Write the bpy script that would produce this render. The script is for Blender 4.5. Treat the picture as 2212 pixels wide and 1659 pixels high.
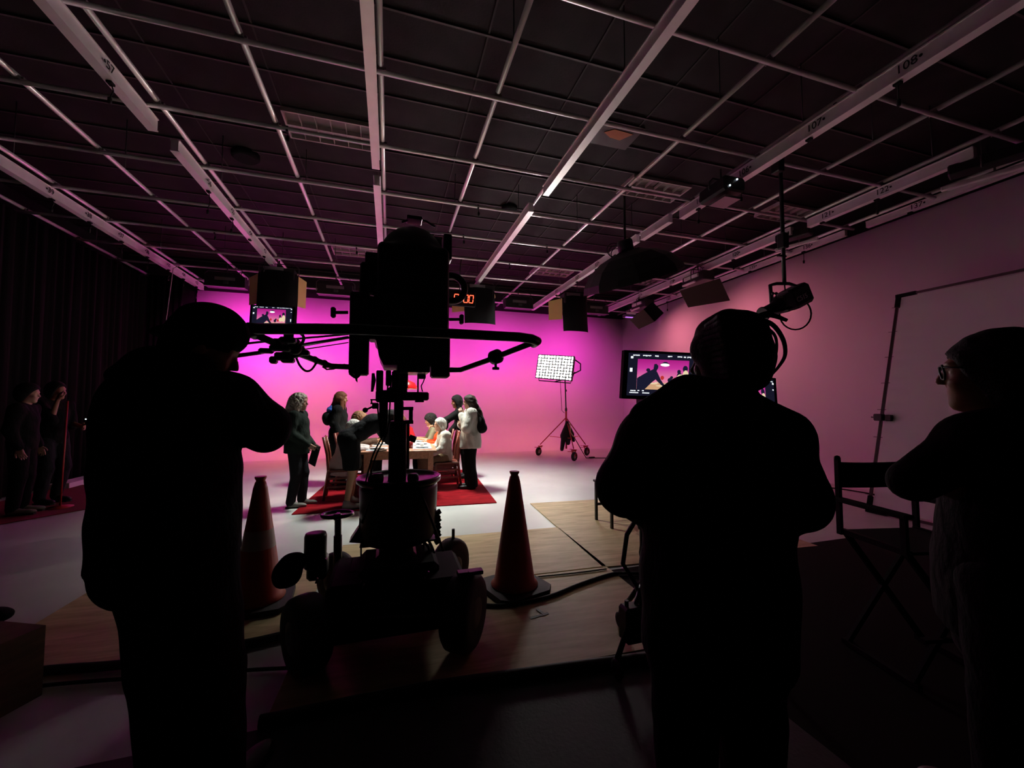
import bpy, math, random
import numpy as np
from mathutils import Vector, Matrix

for _o in list(bpy.data.objects):
    bpy.data.objects.remove(_o, do_unlink=True)
SC = bpy.context.scene
COL = SC.collection
random.seed(7)
RNG = np.random.RandomState(11)

# ------------------------------------------------------------------ camera
FPX, CX, CY, HC = 870.0, 1106.0, 829.5, 1.51
YAW, PIT = math.radians(16.9), math.radians(2.8)
cam_d = bpy.data.cameras.new('camera')
cam_d.sensor_fit = 'HORIZONTAL'
cam_d.sensor_width = 36.0
cam_d.lens = 36.0 * FPX / 2212.0
cam_d.clip_start = 0.02
cam_d.clip_end = 100
cam = bpy.data.objects.new('camera', cam_d)
COL.objects.link(cam)
cam.location = (0, 0, HC)
cam.rotation_euler = (math.pi / 2 + PIT, 0, -YAW)
SC.camera = cam

# ------------------------------------------------------------------ world, exposure
W = bpy.data.worlds.new('world')
SC.world = W
W.use_nodes = True
W.node_tree.nodes['Background'].inputs[0].default_value = (0, 0, 0, 1)
W.node_tree.nodes['Background'].inputs[1].default_value = 0.0
SC.view_settings.view_transform = 'Standard'
SC.view_settings.look = 'None'
SC.view_settings.gamma = 1.0
SC.view_settings.use_curve_mapping = False
SC.view_settings.exposure = 0.0
SC.cycles.use_denoising = True
SC.cycles.max_bounces = 5
SC.cycles.diffuse_bounces = 3
SC.cycles.glossy_bounces = 2
SC.cycles.caustics_reflective = False
SC.cycles.caustics_refractive = False
SC.cycles.use_adaptive_sampling = True
SC.cycles.adaptive_threshold = 0.15
SC.cycles.adaptive_min_samples = 12
SC.cycles.light_sampling_threshold = 0.03
SC.cycles.sample_clamp_indirect = 6.0

# strengths of the lamps (each light object sits in its lamp's builder)
CYC_W = 37            # magenta cyc units over the back wall
CYC_COL = (1.0, 0.042, 0.61)
WARM_W = 27           # amber flagged units, low on the wall
WARM_COL = (1.0, 0.3, 0.07)
KEY_SPREAD = 97.0
KEY_W = 110            # overhead key lamp
KEY_COL = (0.95, 1.0, 0.92)
PANEL_COL = (1.0, 0.97, 0.9)
PENDANT_COL = (1.0, 0.86, 0.66)
ROSE_W = 15             # lamps with pale boards, washing the right wall
ROSE_COL = (1.0, 0.23, 0.33)
PENDANT_W = 90
PANEL_W = 108             # radiance of the panel's board

# ------------------------------------------------------------------ calibrated view helpers (author's tape measure)
_fw = np.array([math.sin(YAW) * math.cos(PIT), math.cos(YAW) * math.cos(PIT), math.sin(PIT)])
_rt = np.array([math.cos(YAW), -math.sin(YAW), 0.0])
_up = np.cross(_rt, _fw)
_C = np.array([0, 0, HC])
def ray(x, y): return _fw + _rt * (x - CX) / FPX + _up * (CY - y) / FPX
def onz(x, y, z): r = ray(x, y); return _C + r * ((z - HC) / r[2])
def ony(x, y, Y): r = ray(x, y); return _C + r * (Y / r[1])
def onx(x, y, X): r = ray(x, y); return _C + r * (X / r[0])
def atd(x, y, d): return _C + ray(x, y) * d
V3 = lambda *a: np.array(a, float)

# ------------------------------------------------------------------ materials
MATS = {}
def mat(name, col, rough=0.6, metal=0.0, spec=0.5, emit=None, estr=0.0, var=0.0, vscale=8.0, bump=0.0, bscale=60.0, stretch=(1, 1, 1), sheen=0.0, trans=0.0):
    if name in MATS: return MATS[name]
    m = bpy.data.materials.new(name); m.use_nodes = True
    nt = m.node_tree; b = nt.nodes['Principled BSDF']
    c = (*col, 1)
    b.inputs['Base Color'].default_value = c
    b.inputs['Roughness'].default_value = rough
    b.inputs['Metallic'].default_value = metal
    b.inputs['Specular IOR Level'].default_value = spec
    if trans: b.inputs['Transmission Weight'].default_value = trans
    if sheen: b.inputs['Sheen Weight'].default_value = sheen
    if emit:
        b.inputs['Emission Color'].default_value = (*emit, 1)
        b.inputs['Emission Strength'].default_value = estr
    if var or bump:
        tc = nt.nodes.new('ShaderNodeTexCoord'); mp = nt.nodes.new('ShaderNodeMapping')
        mp.inputs['Scale'].default_value = stretch
        nt.links.new(tc.outputs['Object'], mp.inputs['Vector'])
        if var:
            n = nt.nodes.new('ShaderNodeTexNoise'); n.inputs['Scale'].default_value = vscale; n.inputs['Detail'].default_value = 6
            nt.links.new(mp.outputs[0], n.inputs['Vector'])
            r = nt.nodes.new('ShaderNodeValToRGB')
            r.color_ramp.elements[0].position = 0.3; r.color_ramp.elements[1].position = 0.7
            r.color_ramp.elements[0].color = (*[x * (1 - var) for x in col], 1)
            r.color_ramp.elements[1].color = (*[min(1, x * (1 + var)) for x in col], 1)
            nt.links.new(n.outputs['Fac'], r.inputs['Fac']); nt.links.new(r.outputs[0], b.inputs['Base Color'])
        if bump:
            n2 = nt.nodes.new('ShaderNodeTexNoise'); n2.inputs['Scale'].default_value = bscale; n2.inputs['Detail'].default_value = 4
            nt.links.new(mp.outputs[0], n2.inputs['Vector'])
            bp = nt.nodes.new('ShaderNodeBump'); bp.inputs['Strength'].default_value = bump; bp.inputs['Distance'].default_value = 0.02
            nt.links.new(n2.outputs['Fac'], bp.inputs['Height']); nt.links.new(bp.outputs[0], b.inputs['Normal'])
    m.cycles.emission_sampling = 'NONE'
    MATS[name] = m
    return m

# ------------------------------------------------------------------ objects
def props(o, label=None, cat=None, group=None, kind=None):
    if label: o['label'] = label
    if cat: o['category'] = cat
    if group: o['group'] = group
    if kind: o['kind'] = kind
    return o
def thing(name, label, cat, loc=(0, 0, 0), rotz=0.0, group=None):
    o = bpy.data.objects.new(name, None); o.empty_display_size = 0.1
    COL.objects.link(o); o.location = Vector([float(x) for x in loc]); o.rotation_euler = (0, 0, rotz)
    return props(o, label, cat, group)
def link(name, me, m, parent=None, local=False):
    o = bpy.data.objects.new(name, me)
    if m is not None and len(me.materials) == 0: me.materials.append(m)
    COL.objects.link(o)
    if parent is not None:
        o.parent = parent
        if not local and parent.type == 'EMPTY':
            o.matrix_parent_inverse = Matrix.Translation(-parent.location)
    return o
def mesh(name, verts, faces, smooth=False):
    me = bpy.data.meshes.new(name)
    me.from_pydata([tuple(map(float, v)) for v in verts], [], faces)
    me.update()
    if smooth: me.polygons.foreach_set('use_smooth', [True] * len(me.polygons))
    return me
def dup(root, loc, rotz=None, label=None, group=None):
    r = root.copy(); COL.objects.link(r); r.location = Vector([float(x) for x in loc])
    if rotz is not None: r.rotation_euler = (0, 0, rotz)
    if label: r['label'] = label
    if group: r['group'] = group
    for ch in list(root.children):
        c = ch.copy(); COL.objects.link(c); c.parent = r
        for g in list(ch.children):
            d = g.copy(); COL.objects.link(d); d.parent = c
    return r
def frame_of(d, hint=(0, 0, 1)):
    d = np.asarray(d, float); d = d / (np.linalg.norm(d) + 1e-12)
    h = np.asarray(hint, float)
    if abs(d @ h) > 0.98: h = np.array([1.0, 0, 0])
    a = np.cross(h, d); a /= np.linalg.norm(a); b = np.cross(d, a)
    return a, b, d

class MB:
    """collects simple shapes into one mesh"""
    def __init__(s): s.v = []; s.f = []; s.sm = []
    def add(s, vs, fs, smooth=False):
        o = len(s.v); s.v += [tuple(map(float, v)) for v in vs]; s.f += [tuple(i + o for i in f) for f in fs]; s.sm += [smooth] * len(fs); return s
    def box(s, c, h, ax=None, bev=0.0):
        c = np.asarray(c, float); h = np.asarray(h, float)
        if ax is None: ax = np.eye(3)
        ax = np.asarray(ax, float)
        if bev <= 0:
            P = [c + ax[0] * h[0] * i + ax[1] * h[1] * j + ax[2] * h[2] * k for i in (-1, 1) for j in (-1, 1) for k in (-1, 1)]
            return s.add(P, [(0, 1, 3, 2), (4, 6, 7, 5), (0, 4, 5, 1), (2, 3, 7, 6), (0, 2, 6, 4), (1, 5, 7, 3)])
        # bevelled: octagonal outline in the 0/2 plane, extruded along 1 and with shrunk caps
        b = min(bev, h[0] * .95, h[2] * .95, h[1] * .95)
        out = [(h[0], h[2] - b), (h[0] - b, h[2]), (-h[0] + b, h[2]), (-h[0], h[2] - b), (-h[0], -h[2] + b), (-h[0] + b, -h[2]), (h[0] - b, -h[2]), (h[0], -h[2] + b)]
        P = []
        for y, sh in ((-h[1], b * .6), (-h[1] + b, 0), (h[1] - b, 0), (h[1], b * .6)):
            for (x, z) in out:
                x2 = x - math.copysign(min(sh, abs(x)), x); z2 = z - math.copysign(min(sh, abs(z)), z)
                P.append(c + ax[0] * x2 + ax[1] * y + ax[2] * z2)
        F = [tuple(range(7, -1, -1))[::-1], tuple(24 + i for i in range(8))[::-1]]
        for r in range(3):
            for i in range(8):
                j = (i + 1) % 8
                F.append((r * 8 + i, (r + 1) * 8 + i, (r + 1) * 8 + j, r * 8 + j))
        return s.add(P, F)
    def bar(s, a, b, w, t, up=(0, 0, 1)):
        a = np.asarray(a, float); b = np.asarray(b, float); d = b - a; L = np.linalg.norm(d)
        x, y, z = frame_of(d, up)
        return s.box((a + b) / 2, (w / 2, t / 2, L / 2), (x, y, z))
    def tube(s, pts, r, n=10, closed=False, caps=True):
        pts = [np.asarray(p, float) for p in pts]; m = len(pts)
        rs = r if hasattr(r, '__len__') else [r] * m
        P = []; F = []; pa = None
        for i, p in enumerate(pts):
            if closed: d = pts[(i + 1) % m] - pts[i - 1]
            else: d = pts[min(i + 1, m - 1)] - pts[max(i - 1, 0)]
            d = d / (np.linalg.norm(d) + 1e-12)
            if pa is None: a, b, _ = frame_of(d)
            else:
                a = pa - d * (pa @ d); a /= (np.linalg.norm(a) + 1e-12); b = np.cross(d, a)
            pa = a
            for k in range(n):
                t = 2 * math.pi * k / n
                P.append(p + (a * math.cos(t) + b * math.sin(t)) * rs[i])
        for i in range(m if closed else m - 1):
            j = (i + 1) % m
            for k in range(n):
                l = (k + 1) % n
                F.append((i * n + k, i * n + l, j * n + l, j * n + k))
        s.add(P, F, True)
        if caps and not closed:
            o = len(s.v) - len(P)
            s.f += [tuple(o + k for k in range(n - 1, -1, -1)), tuple(o + (m - 1) * n + k for k in range(n))]; s.sm += [False, False]
        return s
    def lathe(s, c, prof, n=24, axis=(0, 0, 1), cap=True):
        c = np.asarray(c, float); a, b, d = frame_of(axis)
        P = []; F = []; m = len(prof)
        for (r, z) in prof:
            for k in range(n):
                t = 2 * math.pi * k / n
                P.append(c + d * z + (a * math.cos(t) + b * math.sin(t)) * r)
        for i in range(m - 1):
            for k in range(n):
                l = (k + 1) % n
                F.append((i * n + k, i * n + l, (i + 1) * n + l, (i + 1) * n + k))
        s.add(P, F, True)
        if cap:
            o = len(s.v) - len(P)
            s.f += [tuple(o + k for k in range(n - 1, -1, -1)), tuple(o + (m - 1) * n + k for k in range(n))]; s.sm += [False, False]
        return s
    def sphere(s, c, r, n=12, sc=(1, 1, 1)):
        P = []; F = []; h = n // 2; c = np.asarray(c, float)
        for i in range(h + 1):
            ph = math.pi * i / h
            for k in range(n):
                t = 2 * math.pi * k / n
                P.append(c + np.array([math.sin(ph) * math.cos(t) * sc[0], math.sin(ph) * math.sin(t) * sc[1], math.cos(ph) * sc[2]]) * r)
        for i in range(h):
            for k in range(n):
                l = (k + 1) % n
                F.append((i * n + k, (i + 1) * n + k, (i + 1) * n + l, i * n + l))
        return s.add(P, F, True)
    def torus(s, c, R, r, axis=(0, 0, 1), n=32, m=10, a0=0, a1=2 * math.pi, sc=(1, 1)):
        a, b, d = frame_of(axis); c = np.asarray(c, float)
        full = abs(a1 - a0 - 2 * math.pi) < 1e-6
        N = n if full else n + 1
        pts = [c + a * R * sc[0] * math.cos(a0 + (a1 - a0) * i / n) + b * R * sc[1] * math.sin(a0 + (a1 - a0) * i / n) for i in range(N)]
        return s.tube(pts, r, m, closed=full)
    def prism(s, pts, d):
        """closed outline pts (3d, planar) pushed along vector d"""
        pts = [np.asarray(p, float) for p in pts]; d = np.asarray(d, float); n = len(pts)
        P = pts + [p + d for p in pts]
        F = [tuple(range(n - 1, -1, -1)), tuple(range(n, 2 * n))] + [(i, (i + 1) % n, n + (i + 1) % n, n + i) for i in range(n)]
        return s.add(P, F)
    def mesh(s, name):
        me = bpy.data.meshes.new(name); me.from_pydata(s.v, [], s.f); me.update()
        me.polygons.foreach_set('use_smooth', s.sm)
        me.validate()
        return me
    def build(s, name, m, parent=None, local=False):
        return link(name, s.mesh(name), m, parent, local)
    def solo(s, name, m, label, cat, group=None, kind=None):
        """top-level single mesh with its origin at the base"""
        P = np.array(s.v); o = V3((P[:, 0].min() + P[:, 0].max()) / 2, (P[:, 1].min() + P[:, 1].max()) / 2, P[:, 2].min())
        s.v = [tuple(p) for p in (P - o)]
        ob = s.build(name, m); ob.location = Vector(o)
        return props(ob, label, cat, group, kind)
def struct(mb, name, m, parent=None):
    o = mb.build(name, m, parent)
    if parent is None: o['kind'] = 'structure'
    return o
def text_mesh(txt, size):
    cu = bpy.data.curves.new('t', 'FONT'); cu.body = txt; cu.size = size; cu.extrude = 0.0015
    cu.align_x = 'CENTER'; cu.align_y = 'CENTER'; cu.resolution_u = 3
    o = bpy.data.objects.new('t', cu); COL.objects.link(o)
    me = bpy.data.meshes.new_from_object(o.evaluated_get(bpy.context.evaluated_depsgraph_get()))
    bpy.data.objects.remove(o); me.name = 'number'
    return me

# ------------------------------------------------------------------ smooth signed-distance bodies
def smooth_path(P, k=6):
    P = [np.asarray(p, float) for p in P]; Q = []
    for i in range(len(P) - 1):
        p0, p1, p2, p3 = P[max(i - 1, 0)], P[i], P[i + 1], P[min(i + 2, len(P) - 1)]
        for j in range(k):
            s = j / k; Q.append(0.5 * ((2 * p1) + (-p0 + p2) * s + (2 * p0 - 5 * p1 + 4 * p2 - p3) * s * s + (-p0 + 3 * p1 - 3 * p2 + p3) * s ** 3))
    return Q + [P[-1]]
class SDF:
    def __init__(s, vox=0.01): s.p = []; s.vox = vox; s.nz = None
    def cone(s, a, b, ra, rb, k=0.02, op='u'):
        a = np.asarray(a, float); b = np.asarray(b, float); m = max(ra, rb)
        s.p.append(('c', (a, b, ra, rb), np.minimum(a, b) - m, np.maximum(a, b) + m, k, op)); return s
    def chain(s, pts, rs, k=0.02):
        for i in range(len(pts) - 1): s.cone(pts[i], pts[i + 1], rs[i], rs[i + 1], k)
        return s
    def ell(s, c, r, ax=None, k=0.02, op='u'):
        c = np.asarray(c, float); r = np.asarray(r, float); A = np.eye(3) if ax is None else np.asarray(ax, float)
        e = np.abs(A.T @ np.diag(r)).sum(1)
        s.p.append(('e', (c, r, A), c - e, c + e, k, op)); return s
    def box(s, c, h, ax=None, rnd=0.01, k=0.01, op='u'):
        c = np.asarray(c, float); h = np.asarray(h, float); A = np.eye(3) if ax is None else np.asarray(ax, float)
        e = np.abs(A.T @ np.diag(h + rnd)).sum(1)
        s.p.append(('b', (c, h, A, rnd), c - e, c + e, k, op)); return s
    def half(s, c, n, op='s'):
        """cut away everything on the n side of point c"""
        s.p.append(('h', (np.asarray(c, float), np.asarray(n, float) / np.linalg.norm(n)), None, None, 0.004, op)); return s
    def noise(s, amp, freq, sharp=False): s.nz = (amp, freq, sharp); return s
    def mesh(s, name):
        U = [q for q in s.p if q[5] == 'u']; v = s.vox
        pad = 4 * v + (s.nz[0] if s.nz else 0)
        lo = np.min([q[2] for q in U], 0) - pad; hi = np.max([q[3] for q in U], 0) + pad
        N = np.ceil((hi - lo) / v).astype(int) + 1
        X = [lo[i] + np.arange(N[i]) * v for i in range(3)]
        D = np.full(N, 9.0, np.float32)
        for (t, a, mn, mx, k, op) in s.p:
            if t == 'h': i0 = np.zeros(3, int); i1 = N.copy()
            else:
                e = k + 3 * v + (s.nz[0] if s.nz else 0)
                i0 = np.clip(np.floor((mn - e - lo) / v).astype(int), 0, N - 1); i1 = np.clip(np.ceil((mx + e - lo) / v).astype(int) + 1, 1, N)
            sl = tuple(slice(i0[i], i1[i]) for i in range(3))
            x = X[0][sl[0]][:, None, None]; y = X[1][sl[1]][None, :, None]; z = X[2][sl[2]][None, None, :]
            if t == 'c':
                A, B, ra, rb = a; d = B - A; L2 = d @ d + 1e-12
                h = np.clip(((x - A[0]) * d[0] + (y - A[1]) * d[1] + (z - A[2]) * d[2]) / L2, 0, 1)
                q = np.sqrt((x - A[0] - h * d[0]) ** 2 + (y - A[1] - h * d[1]) ** 2 + (z - A[2] - h * d[2]) ** 2) - (ra + (rb - ra) * h)
            elif t == 'h':
                c, n = a; q = -((x - c[0]) * n[0] + (y - c[1]) * n[1] + (z - c[2]) * n[2])
            else:
                c = a[0]; A = a[2]; dx, dy, dz = x - c[0], y - c[1], z - c[2]
                l = [dx * A[i][0] + dy * A[i][1] + dz * A[i][2] for i in range(3)]
                if t == 'e':
                    r = a[1]
                    k0 = np.sqrt(sum((l[i] / r[i]) ** 2 for i in range(3))); k1 = np.sqrt(sum((l[i] / r[i] ** 2) ** 2 for i in range(3))) + 1e-9
                    q = k0 * (k0 - 1) / k1
                else:
                    h, rd = a[1], a[3]
                    qq = [np.abs(l[i]) - h[i] for i in range(3)]
                    q = np.sqrt(sum(np.maximum(w, 0) ** 2 for w in qq)) + np.minimum(np.maximum(np.maximum(qq[0], qq[1]), qq[2]), 0) - rd
            q = np.asarray(q, np.float32); g = D[sl]
            if op == 'u':
                h = np.clip(0.5 + 0.5 * (q - g) / k, 0, 1); D[sl] = q + (g - q) * h - k * h * (1 - h)
            else:
                D[sl] = np.maximum(g, -q)
        if s.nz:
            am, fr, sh = s.nz
            x = X[0][:, None, None]; y = X[1][None, :, None]; z = X[2][None, None, :]
            w = (np.sin(fr * (x + .7 * y) + 1.3 + 2 * np.sin(fr * .6 * z)) + np.sin(fr * (y * 1.1 - .5 * z) + 2 * np.sin(fr * .7 * x)) + np.sin(fr * (1.2 * z + .3 * x) + 2.0 * np.sin(fr * .5 * y))) / 3
            D = D + am * (np.abs(w) * 2 - 1 if sh else w)
        return nets(name, D, lo, v)
    def build(s, name, m, parent=None): return link(name, s.mesh(name), m, parent)

def nets(name, D, lo, v):
    I = D < 0
    A = np.zeros(np.array(I.shape) - 1, np.int8)
    for i in (0, 1):
        for j in (0, 1):
            for k in (0, 1):
                A += I[i:I.shape[0] - 1 + i, j:I.shape[1] - 1 + j, k:I.shape[2] - 1 + k]
    act = np.argwhere((A > 0) & (A < 8))
    idx = np.full(A.shape, -1, np.int32); idx[tuple(act.T)] = np.arange(len(act))
    P = np.zeros((len(act), 3)); C = np.zeros(len(act))
    cs = [(i, j, k) for i in (0, 1) for j in (0, 1) for k in (0, 1)]
    for a in cs:
        for ax in range(3):
            if a[ax]: continue
            b = list(a); b[ax] = 1
            da = D[act[:, 0] + a[0], act[:, 1] + a[1], act[:, 2] + a[2]]; db = D[act[:, 0] + b[0], act[:, 1] + b[1], act[:, 2] + b[2]]
            cr = (da < 0) != (db < 0)
            t = np.where(cr, da / np.where(cr, da - db, 1), 0)
            p = np.tile(np.array(a, float), (len(act), 1)); p[:, ax] += t
            P += np.where(cr[:, None], p, 0); C += cr
    P = lo + (act + P / np.maximum(C, 1)[:, None]) * v
    F = []
    for ax in range(3):
        u, w = (ax + 1) % 3, (ax + 2) % 3
        s0 = [slice(None)] * 3; s1 = [slice(None)] * 3; s0[ax] = slice(0, -1); s1[ax] = slice(1, None)
        e = I[tuple(s0)] != I[tuple(s1)]
        sg = I[tuple(s0)]
        E = np.argwhere(e); E = E[(E[:, u] > 0) & (E[:, w] > 0) & (E[:, u] < A.shape[u]) & (E[:, w] < A.shape[w])]
        if not len(E): continue
        def cell(du, dw):
            q = E.copy(); q[:, u] -= du; q[:, w] -= dw; return idx[tuple(q.T)]
        Q = np.stack([cell(1, 1), cell(0, 1), cell(0, 0), cell(1, 0)], 1)
        fl = ~sg[tuple(E.T)]
        Q[fl] = Q[fl][:, ::-1]
        F.append(Q[(Q >= 0).all(1)])
    F = np.concatenate(F)
    me = bpy.data.meshes.new(name)
    me.vertices.add(len(P)); me.vertices.foreach_set('co', P.astype(np.float32).ravel())
    me.loops.add(F.size); me.loops.foreach_set('vertex_index', F.astype(np.int32).ravel())
    me.polygons.add(len(F)); me.polygons.foreach_set('loop_start', np.arange(0, F.size, 4, dtype=np.int32))
    me.polygons.foreach_set('use_smooth', np.ones(len(F), bool))
    me.update(calc_edges=True); me.validate()
    return me

def area_light(name, loc, target, w, h, power, col, spread=180, parent=None):
    l = bpy.data.lights.new(name, 'AREA'); l.shape = 'RECTANGLE'; l.size = w; l.size_y = h; l.energy = power; l.color = col; l.spread = math.radians(spread)
    o = bpy.data.objects.new(name, l); COL.objects.link(o)
    o.location = Vector(loc); o.rotation_euler = (Vector(target) - Vector(loc)).to_track_quat('-Z', 'Y').to_euler()
    if parent is not None:
        o.parent = parent; o.matrix_parent_inverse = Matrix.Translation(-parent.location)
    return o
# ================================================================== materials used all over
BLACK = mat('black_paint', (0.012, 0.012, 0.013), 0.45)
MATTE = mat('matte_black', (0.008, 0.008, 0.009), 0.9, spec=0.2)
RUBBER = mat('rubber', (0.01, 0.01, 0.01), 0.7)
STEEL = mat('steel_pipe', (1.0, 0.97, 0.97), 0.26, metal=0.35, spec=0.9)
WHITEP = mat('white_enamel', (0.86, 0.84, 0.83), 0.45, var=0.06, vscale=6)
RACEM = mat('galvanised_raceway', (0.92, 0.90, 0.89), 0.36, metal=0.30, var=0.05, vscale=5)
CYC = mat('cyc_paint', (0.80, 0.80, 0.80), 0.75, spec=0.2, var=0.015, vscale=0.6)
CHROME = mat('chrome', (0.7, 0.7, 0.72), 0.18, metal=1.0)
DGREY = mat('dark_grey_metal', (0.06, 0.06, 0.065), 0.4)
INK = mat('number_ink', (0.01, 0.01, 0.01), 0.6)
GLASSY = mat('lamp_glass', (0.5, 0.48, 0.46), 0.12, metal=0.6)

XR, YB, XL, ZT, ZC = 8.3, 13.1, -5.15, 4.66, 5.55   # right wall, back wall, left end of the cyc, cyc top, ceiling

# ================================================================== room shell
def floor_mat():
    m = bpy.data.materials.new('painted_floor'); m.use_nodes = True; nt = m.node_tree; b = nt.nodes['Principled BSDF']
    tc = nt.nodes.new('ShaderNodeTexCoord')
    n = nt.nodes.new('ShaderNodeTexNoise'); n.inputs['Scale'].default_value = 0.9; n.inputs['Detail'].default_value = 8; n.inputs['Roughness'].default_value = 0.6
    r = nt.nodes.new('ShaderNodeValToRGB'); e = r.color_ramp.elements
    e[0].position = 0.3; e[0].color = (0.56, 0.57, 0.56, 1); e[1].position = 0.72; e[1].color = (0.68, 0.69, 0.68, 1)
    nt.links.new(tc.outputs['Object'], n.inputs['Vector']); nt.links.new(n.outputs['Fac'], r.inputs['Fac'])
    # dark scuffs
    v = nt.nodes.new('ShaderNodeTexNoise'); v.inputs['Scale'].default_value = 7; v.inputs['Detail'].default_value = 10; v.inputs['Roughness'].default_value = 0.75
    r2 = nt.nodes.new('ShaderNodeValToRGB'); r2.color_ramp.elements[0].position = 0.28; r2.color_ramp.elements[0].color = (0.72, 0.72, 0.72, 1); r2.color_ramp.elements[1].position = 0.42; r2.color_ramp.elements[1].color = (1, 1, 1, 1)
    nt.links.new(tc.outputs['Object'], v.inputs['Vector']); nt.links.new(v.outputs['Fac'], r2.inputs['Fac'])
    mx = nt.nodes.new('ShaderNodeMixRGB'); mx.blend_type = 'MULTIPLY'; mx.inputs[0].default_value = 0.5
    nt.links.new(r.outputs[0], mx.inputs[1]); nt.links.new(r2.outputs[0], mx.inputs[2]); nt.links.new(mx.outputs[0], b.inputs['Base Color'])
    b.inputs['Roughness'].default_value = 0.42; b.inputs['Specular IOR Level'].default_value = 0.35
    return m
FLOOR = floor_mat()
struct(MB().box((0.8, 5.4, -0.1), (8.2, 7.7, 0.1)), 'floor', FLOOR)

def cove_wall(r, length, horiz, top, mk, n=12):
    """profile: floor -> quarter-round cove -> vertical wall; mk(t, out, z) gives the point"""
    prof = [(r * 1.0, 0.0)] + [(r - r * math.sin(a), r - r * math.cos(a)) for a in [math.pi / 2 * i / n for i in range(1, n + 1)]] + [(0, top)]
    P = []; F = []
    for t in (0, 1):
        for (o, z) in prof: P.append(mk(t, o, z + (0.002 if z == 0 else 0)))
    m = len(prof)
    # thickness behind
    for t in (0, 1):
        for (o, z) in prof: P.append(mk(t, -0.12 if z > 0.0 else o, z if z > 0 else -0.0))
    for i in range(m - 1):
        F.append((i, i + 1, m + i + 1, m + i))
    F.append((m - 1, 3 * m - 1, 4 * m - 1, 2 * m - 1))
    return P, F
P, F = cove_wall(0.95, 1, 1, ZT, lambda t, o, z: (XL if t == 0 else XR, YB - o, z))
mb = MB(); mb.add(P, F, True); struct(mb, 'wall_back', CYC)
P, F = cove_wall(0.30, 1, 1, ZT, lambda t, o, z: (XR - o, YB if t == 0 else -2.2, z))
mb = MB(); mb.add(P, F, True); struct(mb, 'wall_right', CYC)
WALLB = mat('black_wall', (0.012, 0.011, 0.012), 0.85, bump=0.1, bscale=8)
struct(MB().box((-6.95, 5.4, 2.75), (0.1, 7.7, 2.85)), 'wall_left', WALLB)
struct(MB().box((0.8, -2.4, 2.75), (8.2, 0.1, 2.85)), 'wall_front', WALLB)
struct(MB().box((0.8, YB + 0.3, 2.75), (8.2, 0.12, 2.85)), 'trim_1', WALLB)              # black stage wall behind the cyc
struct(MB().box((XR + 0.3, 5.4, 2.75), (0.12, 7.7, 2.85)), 'trim_2', WALLB)

CEILM = mat('ceiling_tile', (0.026, 0.021, 0.023), 0.8, spec=0.2, var=0.25, vscale=3, bump=0.15, bscale=40)
ceil = struct(MB().box((0.8, 5.4, ZC + 0.1), (8.2, 7.7, 0.1)), 'ceiling', CEILM)
TB = mat('ceiling_bar', (0.075, 0.06, 0.062), 0.6)
me = MB().box((0, 0, 0), (7.6, 0.012, 0.012)).mesh('runner')
me.materials.append(TB)
for i in range(19):
    o = link('runner', me, None, ceil); o.location = (0.8, 2.30 + 0.61 * i - 0.02, ZC - 0.011)
me = MB().box((0, 0, 0), (0.010, 0.293, 0.006)).mesh('cross_tee'); me.materials.append(mat('ceiling_tee', (0.04, 0.033, 0.035), 0.8))
for i in range(18):
    for j in range(8):
        o = link('cross_tee', me, None, ceil); o.location = (-2.68 + 1.22 * j, 2.605 + 0.61 * i - 0.02, ZC - 0.008)

# recessed ceiling troffers with louvre cells (switched off)
LOUV = mat('louvre_white', (0.55, 0.50, 0.48), 0.4)
def troffer(x, y, label):
    t = thing('ceiling_light', label, 'ceiling light', (x, y, ZC - 0.06), 0, 'recessed ceiling troffers')
    m = MB()
    for sx in (-1, 1): m.box((x + sx * 0.60, y, ZC - 0.035), (0.012, 0.30, 0.035))
    for sy in (-1, 1): m.box((x, y + sy * 0.29, ZC - 0.035), (0.60, 0.012, 0.035))
    m.build('frame', LOUV, t)
    MB().box((x, y, ZC - 0.006), (0.59, 0.28, 0.005)).build('reflector', mat('louvre_back', (0.24, 0.2, 0.2), 0.5), t)
    for i in range(1, 6):
        MB().box((x - 0.6 + 0.2 * i, y, ZC - 0.035), (0.004, 0.28, 0.03)).build('louvre_blade', LOUV, t)
    MB().box((x, y, ZC - 0.035), (0.59, 0.02, 0.034)).build('center_bar', LOUV, t)
TX = [(-0.86, 6.25, 'off louvred ceiling troffer left of the long centre pipe'), (4.66, 6.25, 'off louvred ceiling troffer above the strut numbered 105'),
      (8.0, 6.25, 'off louvred ceiling troffer above the right hand wall'), (-0.86, 11.2, 'off louvred ceiling troffer behind the left of the black camera head'),
      (4.66, 11.2, 'off louvred ceiling troffer far back above the row of hanging lamps'), (8.0, 11.2, 'off louvred ceiling troffer behind the black softbox')]
for a in TX: troffer(*a)
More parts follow.
